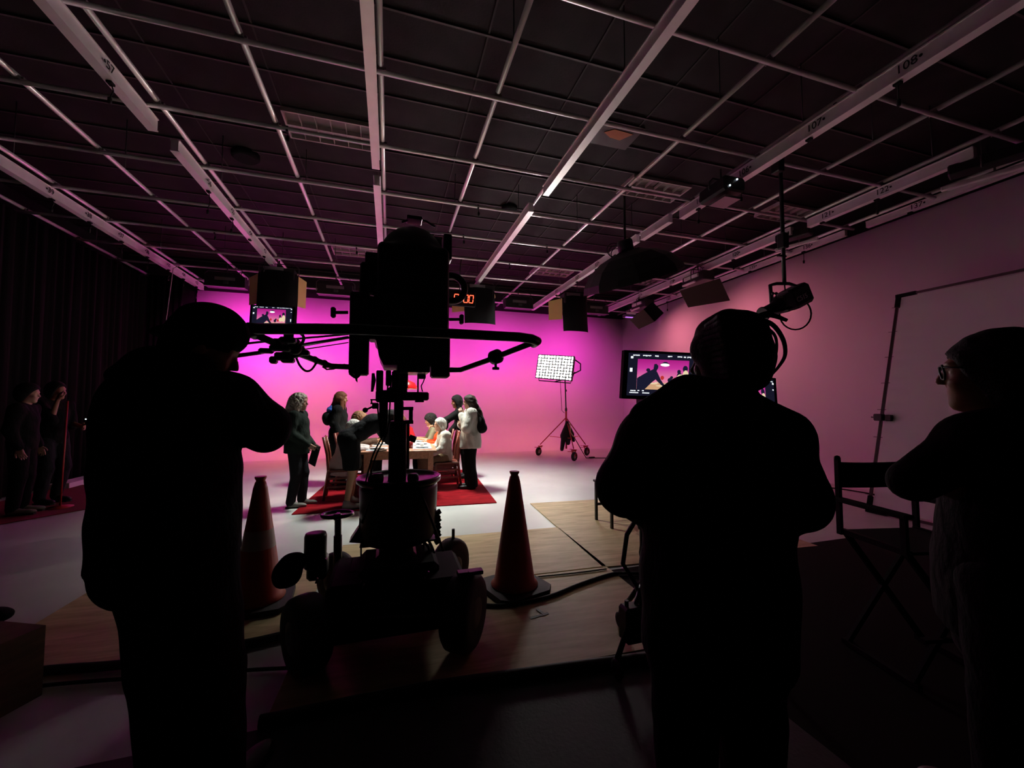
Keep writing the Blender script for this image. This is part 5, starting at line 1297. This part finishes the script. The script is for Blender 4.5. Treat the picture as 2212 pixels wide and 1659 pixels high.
SKIN = dict(fair=mat('skin_fair', (0.48, 0.27, 0.19), 0.5, spec=0.4), tan=mat('skin_tan', (0.34, 0.17, 0.10), 0.5, spec=0.4), brown=mat('skin_brown', (0.17, 0.08, 0.045), 0.5, spec=0.4))
def figure(label, J, skin='fair', hf=None, top=None, bottom=None, shoes=None, vox=.010, cvox=.014, curl=(.5, .5), point=None, handdir=None, hands=(1, 1)):
    """label, joints J; hf=(head forward, head up); top / bottom = dicts. Returns the Empty and the head frame."""
    s = J['s']; f0 = J['fwd']; zf = min(J['anL'][2], J['anR'][2]) - .085 * s
    base = (J['anL'] + J['anR']) / 2; t = thing('person', label, 'person', (base[0], base[1], zf))
    hf = hf or (f0, V3(0, 0, 1)); f, u = hf
    up = unit(J['chest'] - J['pelvis']); lf = unit(J['shL'] - J['shR']); fr = unit(np.cross(lf, up)); lf = np.cross(up, fr); A = (fr, lf, up)
    b = SDF(vox); head_sdf(b, J['head'], f, u, s)
    b.cone(J['neck'], J['head'] - u * .06 * s - f * .012 * s, .056 * s, .052 * s, .03)
    b.ell(J['chest'], V3(.105, .150, .165) * s, A, .05).ell((J['chest'] + J['pelvis']) / 2, V3(.092, .130, .14) * s, A, .06).ell(J['pelvis'], V3(.105, .150, .10) * s, A, .05)
    for S in 'LR':
        b.cone(J['neck'] - up * .02, J['sh' + S], .05 * s, .05 * s, .05); b.chain([J['sh' + S], J['el' + S], J['wr' + S]], [.050 * s, .038 * s, .025 * s], .015)
        b.chain([J['hip' + S], J['kn' + S], J['an' + S]], [.078 * s, .054 * s, .036 * s], .02)
        ft = J['an' + S]; ff = unit(V3(*J['toe' + S])) if ('toe' + S) in J else f0; b.cone(ft - V3(0, 0, .035 * s), ft - V3(0, 0, .045 * s) + ff * .14 * s, .036 * s, .026 * s, .03)
        i = 0 if S == 'L' else 1
        if hands[i]:
            d = unit(J['wr' + S] - J['el' + S]); n = -lf if S == 'L' else lf
            if handdir and S in handdir: d, n = handdir[S]
            n = np.asarray(n, float)
            if abs(unit(n) @ unit(d)) > .9: n = n + f0 * .8
            hand(b, J['wr' + S] + unit(d) * .01, d, n, s, curl[i], point == S)
    b.build('body', SKIN[skin], t)
    if top:
        g = top.get('t', .022); c = SDF(top.get('vox', cvox)); k = .05
        c.ell(J['chest'], (V3(.112, .155, .168) + V3(g, g, g * .5)) * s, A, k).ell((J['chest'] + J['pelvis']) / 2, (V3(.105, .140, .15) + V3(g, g, 0) * top.get('belly', 1)) * s, A, k).ell(J['pelvis'], (V3(.112, .155, .12) + V3(g, g, g)) * s, A, k)
        hem = top.get('hem', .10)
        if hem > .12:
            for S in 'LR': q_ = (J['hip' + S] + J['pelvis']) / 2; c.cone(q_, q_ - up * (hem + .02) * s, (.10 + g) * s, (.10 + g) * s, .05)
        if hem > .12: c.cone(J['pelvis'], J['pelvis'] - up * (hem + .02) * s, (.15 + g) * s, (.15 + g * top.get('flare', 1)) * s, .05)
        for S in 'LR':
            c.cone(J['neck'] - up * .035 * s, J['sh' + S], (.055 + g * .6) * s, (.055 + g) * s, .05)
            sl = top.get('sleeve', 1.0); gs = top.get('st', g); rs = [(.052 + gs) * s, (.042 + gs) * s, (.030 + gs * .8) * s]
            if sl >= 1: c.chain([J['sh' + S], J['el' + S], J['wr' + S] - unit(J['wr' + S] - J['el' + S]) * .015], rs, .02)
            else: c.cone(J['sh' + S], J['sh' + S] + (J['el' + S] - J['sh' + S]) * sl * 1.6, rs[0], rs[1], .02)
        c.half(J['pelvis'] - up * hem * s, -up)
        if top.get('straight'):
            for sg in (-1, 1): c.cone(J['chest'] + lf * sg * .055 * s, J['pelvis'] - up * (hem + .03) * s + lf * sg * .060 * s, (.088 + g) * s, (.092 + g) * s, .04)
        if top.get('collar'): c.cone(J['neck'] - up * .01, J['neck'] + up * .035 * s - f0 * .005, .075 * s, .070 * s, .03)
        if top.get('hood'): c.ell(J['neck'] - fr * .055 * s + up * .0, V3(.07, .12, .075) * s, A, .03)
        for e_ in top.get('extra', []): c.cone(*e_, .04)
        c.noise(top.get('nz', .006), top.get('nf', 26))
        c.build(top.get('name', 'jacket'), top['m'], t)
    if bottom:
        g = bottom.get('t', .018); c = SDF(bottom.get('vox', cvox))
        c.ell(J['pelvis'] - up * .02, (V3(.108, .150, .11) + g * .6) * s, A, .04)
        if bottom.get('kind') == 'skirt':
            m_ = (J['anL'] + J['anR']) / 2 + V3(0, 0, .04); c.cone(J['pelvis'], m_, .15 * s, bottom.get('w', .19) * s, .05).half(m_ + V3(0, 0, -.02), (0, 0, -1))
        else:
            for S in 'LR':
                L = bottom.get('len', 1.0); kn, an = J['kn' + S], J['an' + S]
                c.cone(J['hip' + S], kn, (.086 + g) * s, (.060 + g) * s, .03)
                if L >= 1: c.cone(kn, an + V3(0, 0, .0), (.060 + g) * s, (.044 + g * bottom.get('flare', 1)) * s, .02)
                else: c.half(kn + (J['hip' + S] - kn) * .06, (0, 0, -1))
            if L >= 1 and not bottom.get('seated'): c.half(V3(base[0], base[1], zf + .035), (0, 0, -1))
        c.noise(.005, 22); c.build(bottom.get('name', 'trousers'), bottom['m'], t)
    if shoes:
        for S in 'LR':
            ff = unit(V3(*J['toe' + S])) if ('toe' + S) in J else f0; shoe(t, J['an' + S], ff, s * 1.06, shoes)
    return t, (f, np.cross(u, f), u)
def hp(J, F, x, y, z): return J['head'] + (F[0] * x + F[1] * y + F[2] * z) * J['s']
def cap_hair(b, J, F, g=.016, front=.05, low=-.05):
    """skull-hugging hair leaving the face free"""
    s = J['s']; A = F
    b.ell(hp(J, F, -.022, 0, .040), V3(.100 + g, .078 + g, .094 + g) * s, A, .02).ell(hp(J, F, -.05, 0, -.015), V3(.068 + g, .076 + g, .085 + g) * s, A, .03)
    b.half(hp(J, F, front, 0, .03), F[0] * .86 - F[2] * .50)
    return b
def hairmat(n, c, r=.55): return mat('hair_' + n, c, r, spec=.3, var=.45, vscale=70, bump=.45, bscale=150, stretch=(1, 1, .12))
H_GREY = hairmat('grey', (.55, .50, .42)); H_SILV = hairmat('silver', (.50, .48, .45)); H_RED = hairmat('auburn', (.14, .045, .018)); H_BRN = hairmat('brown', (.13, .06, .025)); H_BLK = mat('hair_black', (.010, .008, .008), .75, spec=.2, bump=.5, bscale=160)

def cloth(n, c, **k): return mat('cloth_' + n, c, .9, spec=.12, bump=.9, bscale=17, stretch=(1, 1, .55), **k)
C_BLK = cloth('black', (.006, .006, .0065)); C_GRN = cloth('dark_green', (.016, .024, .020)); C_CHAR = cloth('charcoal', (.014, .014, .016)); C_WHT = cloth('white', (.50, .48, .44)); C_PINK = cloth('pale_pink', (.50, .42, .42)); C_OLV = cloth('olive', (.16, .15, .10)); C_ORG = cloth('orange_red', (.75, .05, .012)); C_RED = cloth('red', (.55, .015, .02)); C_BGE = cloth('beige', (.20, .15, .10)); C_JEAN = cloth('dark_jeans', (.018, .018, .022)); C_BRN = cloth('brown', (.06, .035, .025))
S_GRY = mat('shoe_grey', (.20, .185, .165), .6); S_BLK = mat('shoe_black', (.012, .012, .012), .5)

# ---- standing woman with grey curls and clipboard
J = pose((-1.30, 6.68, 0), -10, 1.63, chest=(.02, 0, 1.25), elR=(-.02, -.22, 1.12), wrR=(.20, -.12, .95), elL=(-.02, .22, 1.12), wrL=(.20, .08, .93), knR=(.03, -.09, .5), anR=(-.04, -.09, .085), anL=(.05, .10, .085), knL=(.06, .10, .5))
t, F = figure('standing woman with long curly grey hair, dark shirt and clipboard, left of the rug', J, 'fair', turn(J['fwd'], -3, -2), dict(m=C_GRN, t=.028, belly=1.9, name='shirt', hem=.14, collar=True), dict(m=C_JEAN, t=.022), S_GRY, curl=(.9, .9))
b = SDF(.010); cap_hair(b, J, F, .022, .045)
b.cone(hp(J, F, -.06, 0, .0), hp(J, F, -.16, 0, -.24), .115, .085, .05).cone(hp(J, F, -.03, -.07, 0), hp(J, F, -.08, -.09, -.27), .065, .06, .04).cone(hp(J, F, -.03, .07, 0), hp(J, F, -.08, .09, -.25), .065, .055, .04); b.noise(.013, 85, True); b.build('hair', H_GREY, t)
c = (J['wrL'] + J['wrR']) / 2 + J['fwd'] * .06 - V3(0, 0, .15); ax = unit(J['fwd'] * .25 + V3(0, 0, 1)); rr = _rt * .8 - _fw * .6; rr = unit(rr - ax * (rr @ ax))
q = MB(); q.box(c, (.10, .006, .15), (rr, np.cross(ax, rr), ax)); o = q.build('clipboard', BLACK); props(o, 'black clipboard held by the standing curly-haired woman', 'clipboard')
q = MB(); q.box(c + ax * .12 - np.cross(ax, rr) * .008 * (1 if np.cross(ax, rr) @ _fw > 0 else -1), (.085, .003, .025), (rr, np.cross(ax, rr), ax)); q.build('paper', mat('paper_grey', (.2, .19, .2), .7), o)

# ---- standing woman with long auburn hair
J = pose((-0.90, 8.25, .015), -8, 1.69, wrR=(.08, -.22, .90), elR=(-.04, -.22, 1.13))
t, F = figure('standing woman with long auburn hair and dark coat behind the left chairs', J, 'tan', turn(J['fwd'], 0, -6), dict(m=C_BLK, t=.035, name='coat', hem=.20, collar=True), dict(kind='skirt', m=C_CHAR, name='long_skirt', w=.17), S_BLK)
b = SDF(.010); cap_hair(b, J, F, .018, .055); b.cone(hp(J, F, -.05, 0, 0), hp(J, F, -.12, 0, -.20), .085, .08, .05).cone(hp(J, F, .01, -.065, .0), hp(J, F, .06, -.09, -.34), .045, .035, .03).cone(hp(J, F, .01, .065, .0), hp(J, F, .06, .09, -.34), .045, .035, .03).noise(.004, 70); b.build('hair', H_RED, t)
bag = SDF(.012); c = J['chest'] - J['fwd'] * .20 + V3(0, -.06, -.02); bag.ell(c, (.10, .14, .13), None, .03).noise(.006, 30); o = bag.build('shoulder_bag', C_BLK); props(o, 'black bag on the back of the auburn-haired woman', 'bag')
q = SDF(.008); c2 = c + V3(.03, -.05, .16); q.ell(c2, (.05, .05, .055), None, .02).cone(c2, c2 + V3(.03, 0, .07), .03, .015, .02).noise(.008, 90); o = q.build('blue_glove', mat('blue_plastic', (.04, .10, .42), .25, bump=.8, bscale=60)); props(o, 'crumpled shiny blue glove on top of the black shoulder bag', 'glove')

# ---- left side sitters
J = pose((-0.72, 7.05, .0), 2, 1.60, SIT, chest=(.05, 0, .88), neck=(.12, 0, 1.05), head=(.19, 0, 1.18), shL=(.10, .17, 1.0), shR=(.10, -.17, 1.0), elR=(.22, -.22, .82), elL=(.22, .22, .82), wrR=(.42, -.12, .82), wrL=(.42, .12, .82))
t, F = figure('seated woman with short silver curls and pale pink jacket, nearest left', J, 'fair', turn(J['fwd'], 0, -14), dict(m=C_PINK, t=.035, hem=.20, hood=True, flare=1.4), dict(m=C_BRN, seated=True), S_BLK)
b = SDF(.009); cap_hair(b, J, F, .022, .05).noise(.005, 135, True); b.build('hair', H_SILV, t)
J = pose((-0.62, 7.85, .0), -3, 1.70, SIT, head=(.12, 0, 1.215), neck=(.06, 0, 1.065), wrL=(.40, .13, .83), wrR=(.40, -.13, .83))
t, F = figure('seated person with brown curls behind the silver-haired woman', J, 'tan', turn(J['fwd'], -6, -5), dict(m=C_BRN, t=.025, name='sweater'), dict(m=C_JEAN, seated=True), S_BLK)
b = SDF(.009); cap_hair(b, J, F, .035, .055).noise(.006, 120, True); b.build('hair', H_BRN, t)

# ---- man bending over the table
J = pose((-0.56, 6.36, .014), 14, 1.78, pelvis=(0, 0, .94), chest=(.30, 0, 1.13), neck=(.46, 0, 1.20), head=(.575, 0, 1.19), shL=(.41, .17, 1.17), shR=(.41, -.17, 1.17), elL=(.54, .20, .93), wrL=(.70, .12, .80), elR=(.50, -.20, .93), wrR=(.58, -.10, .78),
         hipL=(0, .09, .90), hipR=(0, -.09, .90), knR=(.03, -.12, .50), anR=(-.04, -.16, .085), knL=(.10, .12, .50), anL=(.06, .16, .085))
t, F = figure('man in black tee and shorts bending over the left end of the table', J, 'tan', (unit(V3(.75, .25, -.55)), unit(V3(.5, .15, .85))), dict(m=C_CHAR, t=.032, sleeve=.65, name='t_shirt', hem=.11), dict(m=C_BLK, t=.050, len=.5, name='shorts'), S_GRY)
b = SDF(.010); cap_hair(b, J, F, .018, .05).noise(.004, 70); b.build('hair', H_BLK, t)

# ---- right side: standing girl in white hoodie
J = pose((1.40, 7.18, .014), 176, 1.62, elL=(.10, .23, 1.13), wrL=(.17, .08, 1.36), elR=(.10, -.22, 1.14), wrR=(.18, .02, 1.18), hipL=(0, .09, .9), knL=(.01, .11, .5), knR=(.01, -.11, .5))
t, F = figure('standing girl in a white hoodie with long dark hair and black sling bag', J, 'fair', turn(J['fwd'], -8, -8), dict(m=C_WHT, t=.050, name='hoodie', hem=.21, hood=True, flare=1.2, nz=.009), dict(m=C_BLK, t=.035, flare=2.0), S_BLK, handdir=dict(L=(unit(V3(-.3, 0, .95)), V3(0, 1, 0))), curl=(1.0, .6))
b = SDF(.010); cap_hair(b, J, F, .020, .05); b.cone(hp(J, F, -.06, 0, 0), hp(J, F, -.14, 0, -.22), .09, .085, .05).cone(hp(J, F, -.13, 0, -.2), hp(J, F, -.20, .02, -.42), .08, .05, .04).noise(.008, 55); b.build('hair', hairmat('dark_brown', (.028, .016, .010)), t)
bag = SDF(.012); c = J['chest'] - J['fwd'] * .17 + V3(0, -.10, -.06); bag.ell(c, (.075, .11, .15), None, .03).ell(c - V3(0, 0, .07) + V3(.02, 0, 0), (.09, .12, .09), None, .04); o = bag.build('sling_bag', C_BLK); props(o, 'black sling bag on the back of the girl in the white hoodie', 'bag')
q = MB(); q.tube([c + V3(0, -.08, .12), J['shL'] + V3(.03, -.07, .06), J['shL'] + V3(-.06, -.02, .05)], .012, 6); q.build('strap', C_BLK, o)

# ---- pointing girl behind her
J = pose((1.50, 8.20, .014), 178, 1.66, pelvis=(.02, 0, .95), chest=(.10, 0, 1.24), neck=(.15, 0, 1.42), head=(.20, 0, 1.565), shL=(.15, .17, 1.36), shR=(.12, -.17, 1.36), elL=(.42, .22, 1.20), wrL=(.66, .16, 1.10), elR=(.14, -.24, 1.1), wrR=(.3, -.18, .95))
t, F = figure('dark-haired girl in black leaning in and pointing across the table', J, 'tan', turn(J['fwd'], 4, -10), dict(m=C_BLK, t=.030, name='sweater', hem=.18), dict(m=C_BLK, t=.02), S_BLK, point='L', handdir=dict(L=(unit(V3(-.95, -.1, -.22)), V3(0, 0, -1))))
b = SDF(.010); cap_hair(b, J, F, .022, .058); b.cone(hp(J, F, -.03, -.05, 0), hp(J, F, -.03, -.06, -.12), .06, .055, .03).cone(hp(J, F, -.03, .05, 0), hp(J, F, -.03, .06, -.12), .06, .055, .03).noise(.003, 60); b.build('hair', H_BLK, t)

# ---- right side sitters
J = pose((0.98, 7.36, 0), 180, 1.60, SIT, chest=(.03, 0, .88), neck=(.07, 0, 1.05), head=(.12, 0, 1.19), elL=(.10, .23, .76), wrL=(.32, .16, .66), elR=(.12, -.22, .78), wrR=(.34, -.12, .70))
t, F = figure('seated grey-haired person in a white shirt on the nearest right chair', J, 'fair', turn(J['fwd'], 6, -4), dict(m=C_WHT, t=.032, name='shirt', hem=.12, nz=.008), dict(m=C_BGE, seated=True, t=.03), S_BLK)
b = SDF(.009); cap_hair(b, J, F, .018, .045).noise(.003, 80); b.build('hair', H_SILV, t)
J = pose((1.0, 7.92, 0), 178, 1.60, SIT, head=(.02, 0, 1.16), neck=(.0, 0, 1.03), chest=(.04, 0, .86))
t, F = figure('seated person in a bright orange red top, between the other right-side sitters', J, 'tan', turn(J['fwd'], 0, -5), dict(m=C_ORG, t=.035, name='blouse', hem=.14), dict(m=C_BLK, seated=True), S_BLK)
b = SDF(.010); cap_hair(b, J, F, .012, .045).noise(.003, 70); b.build('hair', H_BLK, t)
J = pose((0.96, 8.46, 0), 182, 1.66, SIT, chest=(.05, 0, .88), neck=(.10, 0, 1.05), head=(.16, 0, 1.185), shL=(.07, .17, 1.0), shR=(.07, -.17, 1.0), elL=(.18, .23, .80), wrL=(.46, .14, .83), elR=(.18, -.22, .80), wrR=(.46, -.08, .83))
t, F = figure('seated person with a black mop of hair and olive shirt, forearms on the table', J, 'tan', turn(J['fwd'], 6, -14), dict(m=C_OLV, t=.028, name='shirt', sleeve=.75), dict(m=C_BLK, seated=True), S_BLK)
b = SDF(.009); cap_hair(b, J, F, .032, .075).noise(.007, 75, True); b.build('hair', H_BLK, t)
q = MB(); wd = unit(J['wrL'] - J['elL']); q.torus(J['wrL'] - wd * .02, .030, .006, wd, 16, 6); q.lathe(J['wrL'] - wd * .02 + V3(0, 0, .028), [(.012, 0), (.016, .003), (.016, .008)], 12); o = q.build('wristwatch', mat('gold_watch', (.7, .55, .3), .25, metal=.8)); props(o, 'gold wristwatch on the forearm of the olive-shirted sitter', 'watch')
J = pose((0.26, 9.10, 0), -92, 1.58, SIT, wrL=(.32, .14, .84), wrR=(.32, -.12, .84), elR=(.12, -.26, .80), elL=(.12, .26, .80))
t, F = figure('seated girl in a red top at the far head of the table', J, 'tan', turn(J['fwd'], 0, -8), dict(m=C_RED, t=.03, name='sweater'), dict(m=C_BLK, seated=True), S_BLK)
b = SDF(.010); cap_hair(b, J, F, .018, .05); b.cone(hp(J, F, -.03, -.06, 0), hp(J, F, -.02, -.08, -.2), .05, .04, .03).cone(hp(J, F, -.03, .06, 0), hp(J, F, -.02, .08, -.2), .05, .04, .03).noise(.004, 60); b.build('hair', H_BRN, t)

# ---- two dim crew members by the left curtain
p = onz(105, 1088, 0); J = pose((p[0], p[1], .013), -20, 1.80, elR=(.22, -.20, 1.20), wrR=(.20, -.12, 1.46), elL=(.02, .22, 1.12), wrL=(.30, .12, 1.08), knR=(.06, -.10, .5), knL=(.08, .1, .5))
t, F = figure('dim crew member by the left curtain raising a hand to the face', J, 'tan', turn(J['fwd'], 10, 0), dict(m=C_BLK, t=.025, sleeve=.7, name='t_shirt'), dict(m=C_JEAN, t=.02), S_BLK, cvox=.018, curl=(.8, .6))
b = SDF(.012); cap_hair(b, J, F, .02, .05); b.build('hair', H_BLK, t)
q = MB(); c = J['wrL'] + V3(.08, -.04, .06); q.box(c, (.03, .02, .05), bev=.006); o = q.build('radio', BLACK); props(o, 'small radio with a white light held by the dim crew member', 'radio'); q = MB(); q.sphere(c + V3(0, -.022, .055), .010, 8); q.build('pilot_light', PIL, o)
p = onz(40, 1112, 0); J = pose((p[0], p[1], .013), 10, 1.74)
t, F = figure('dim crew member at the far left edge behind the one raising a hand', J, 'fair', turn(J['fwd'], 0, -6), dict(m=C_BLK, t=.03), dict(m=C_BLK, t=.02), S_GRY, cvox=.018)
b = SDF(.012); cap_hair(b, J, F, .025, .05); b.build('hair', H_BLK, t)
p0 = onz(130, 1095, 0.02); q = MB(); q.tube([p0, (p0[0] + .02, p0[1], 1.55)], .012, 8); q.lathe((p0[0], p0[1], 0.012), [(.14, 0), (.14, .012), (.02, .03)], 16); q.solo('floor_pole', REDM, 'thin reddish pole stand in front of the dim crew member', 'pole')

# ================================================================== foreground silhouettes
def pj(**k): return {n: atd(*v) for n, v in k.items()}
# ---- capped man, left
J = pj(head=(446, 752, 1.50), neck=(408, 808, 1.46), chest=(372, 905, 1.46), pelvis=(366, 1120, 1.47), shL=(300, 866, 1.42), elL=(284, 1005, 1.42), wrL=(330, 1090, 1.62), shR=(503, 868, 1.56), elR=(573, 930, 1.64), wrR=(470, 905, 1.84),
       hipL=(330, 1185, 1.44), hipR=(430, 1185, 1.50), knL=(350, 1440, 1.46), knR=(465, 1440, 1.52))
for S, x, d in (('L', 365, 1.47), ('R', 482, 1.53)): q = atd(x, 1600, d); J['an' + S] = V3(q[0], q[1], .085)
J['fwd'] = unit(V3(.45, .89, 0)); J['s'] = 1.08
t, F = figure('man in a backwards cap and black jacket, large dark figure on the left', J, 'tan', (unit(_rt * .75 + _fw * .45 - _up * .50), unit(_up * .83 + _rt * .40 + _fw * .1)), dict(m=C_BLK, t=.040, st=.036, straight=True, hem=.125, extra=[(atd(505, 868, 1.56), atd(570, 912, 1.62), .092, .088)], collar=True, belly=1.5, vox=.013, nz=.006, nf=22, flare=1.1), dict(m=C_CHAR, t=.03), S_BLK)
b = SDF(.010); cap_hair(b, J, F, .008, .03); b.build('hair', H_BLK, t)
b = SDF(.008); s = J['s']
b.ell(hp(J, F, -.012, 0, .062), V3(.112, .092, .092) * s, F, .02).half(hp(J, F, 0, 0, .012), -F[2])
bd = unit(-_rt * .97 + _fw * .1 - _up * .12); bc = atd(383, 716, 1.50)
b.ell(bc + bd * .0, (.085, .075, .024), (bd, unit(np.cross(V3(0, 0, 1), bd)), unit(np.cross(bd, np.cross(V3(0, 0, 1), bd)))), .03)
b.ell(atd(415, 718, 1.5), (.06, .075, .035), None, .03); b.ell(atd(448, 690, 1.49), (.06, .07, .03), None, .05)
b.build('cap', C_BLK, t)
b = SDF(.012); b.ell(atd(342, 786, 1.40), (.10, .08, .06), None, .03).ell(atd(300, 812, 1.40), (.09, .08, .05), None, .04).ell(atd(400, 795, 1.42), (.09, .08, .06), None, .03).noise(.004, 30); b.build('hood', C_BLK, t)
# ---- person with tied-back locs, right of centre
J = pj(head=(1568, 776, 1.30), neck=(1562, 862, 1.29), chest=(1545, 1010, 1.29), pelvis=(1545, 1235, 1.30), shL=(1412, 955, 1.28), elL=(1350, 1050, 1.27), wrL=(1430, 1115, 1.50), shR=(1672, 958, 1.29), elR=(1728, 1080, 1.29), wrR=(1650, 1150, 1.52),
       hipL=(1495, 1280, 1.30), hipR=(1600, 1280, 1.31), knL=(1480, 1530, 1.32), knR=(1620, 1530, 1.33))
for S, x, d in (('L', 1480, 1.32), ('R', 1625, 1.33)): q = atd(x, 1640, d); J['an' + S] = V3(q[0], q[1], .085)
J['fwd'] = unit(V3(.25, .97, 0)); J['s'] = 1.03
t, F = figure('person with tied-back dark locs and black hooded jacket, large dark figure right of centre', J, 'brown', turn(J['fwd'], 40, -6), dict(m=C_BLK, t=.060, st=.045, straight=True, hem=.24, belly=1.4, vox=.013, nz=.005), dict(m=C_BLK, t=.04), S_BLK)
b = SDF(.010); cap_hair(b, J, F, .012, .045); b.ell(atd(1574, 736, 1.28), (.088, .09, .076), None, .04).ell(atd(1566, 790, 1.27), (.064, .08, .09), None, .04).ell(atd(1532, 760, 1.29), (.040, .06, .06), None, .03).noise(.006, 48); b.build('hair', H_BLK, t)
for k in range(11):
    y0 = 705 + 11 * k; q = MB(); tp0 = atd(1618, 700, 1.20); st0 = atd(1512 + 4 * abs(k - 4), y0, 1.27); md = atd(1565 + 2 * k, y0 - 26 + 2 * k, 1.155); q.tube(smooth_path([st0, st0 * .45 + md * .55, md, md * .4 + tp0 * .6, tp0], 4), .011, 7); q.build('loc', H_BLK, t)
for pts, r in (([(1620, 688, 1.27), (1664, 698, 1.26), (1690, 730, 1.26), (1696, 765, 1.26), (1682, 792, 1.26), (1658, 818, 1.26)], .0085), ([(1625, 700, 1.28), (1652, 715, 1.27), (1664, 745, 1.27), (1658, 772, 1.27), (1638, 798, 1.27)], .0085), ([(1640, 698, 1.26), (1672, 722, 1.25), (1678, 755, 1.25), (1670, 782, 1.25)], .006), ([(1625, 692, 1.27), (1660, 680, 1.26), (1700, 692, 1.25)], .012), ([(1630, 694, 1.28), (1665, 672, 1.27), (1690, 655, 1.27)], .008), ([(1625, 690, 1.3), (1655, 676, 1.3), (1710, 664, 1.3)], .009), ([(1655, 810, 1.26), (1640, 830, 1.26), (1630, 845, 1.26)], .007)):
    q = MB(); P = smooth_path([atd(*a) for a in pts]); n = len(P); q.tube(P, [r * (1 - .55 * i / (n - 1)) for i in range(n)], 8); q.build('loc', H_BLK, t)
b = SDF(.012); b.cone(atd(1478, 852, 1.26), atd(1510, 872, 1.20), .045, .055, .05).cone(atd(1510, 872, 1.22), atd(1590, 870, 1.20), .07, .065, .05).cone(atd(1585, 872, 1.22), atd(1600, 872, 1.25), .055, .04, .05).cone(atd(1400, 905, 1.26), atd(1480, 860, 1.25), .06, .05, .06).cone(atd(1620, 895, 1.27), atd(1690, 930, 1.27), .05, .06, .06).noise(.005, 30); b.build('hood', C_BLK, t)
# ---- man in glasses at the right edge
J = pj(head=(2130, 812, 1.36), neck=(2165, 908, 1.36), chest=(2180, 1040, 1.37), pelvis=(2190, 1225, 1.38), shL=(2112, 958, 1.24), elL=(1995, 1025, 1.29), wrL=(2120, 1085, 1.42), shR=(2215, 945, 1.52), elR=(2110, 1070, 1.60), wrR=(2120, 1100, 1.42),
       hipL=(2180, 1265, 1.30), hipR=(2200, 1265, 1.45), knL=(2180, 1510, 1.30), knR=(2200, 1510, 1.45))
for S, d in (('L', 1.32), ('R', 1.47)): q = atd(2180, 1640, d); J['an' + S] = V3(q[0], q[1], .085)
J['fwd'] = unit(-_rt * .75 + _fw * .66); J['fwd'][2] = 0; J['s'] = 1.06
hfw = unit(-_rt * .69 + _fw * .72 + V3(0, 0, .03))
t, F = figure('man in glasses and black tee in profile at the right edge', J, 'tan', (hfw, unit(V3(0, 0, 1) + hfw * .06)), dict(m=C_BLK, t=.040, st=.022, straight=True, sleeve=.75, name='t_shirt', hem=.20, belly=1.6, vox=.013, nz=.004), dict(m=C_BLK, t=.03), S_BLK)
b = SDF(.010); cap_hair(b, J, F, .018, .060); b.noise(.004, 80); b.build('hair', H_BLK, t)
q = MB(); s = J['s']
for y in (-1, 1):
    P = [hp(J, F, .100, .012 * y, .028), hp(J, F, .094, .06 * y, .030), hp(J, F, .090, .062 * y, .002), hp(J, F, .092, .050 * y, -.016), hp(J, F, .097, .020 * y, -.014), hp(J, F, .100, .012 * y, .008)]
    q.tube(P, .0034, 6, closed=True); q.tube([hp(J, F, .092, .061 * y, .024), hp(J, F, .05, .078 * y, .022), hp(J, F, -.02, .082 * y, .012)], .0034, 6)
q.tube([hp(J, F, .100, -.012, .022), hp(J, F, .102, 0, .024), hp(J, F, .100, .012, .022)], .003, 6)
q.build('glasses', BLACK, t)
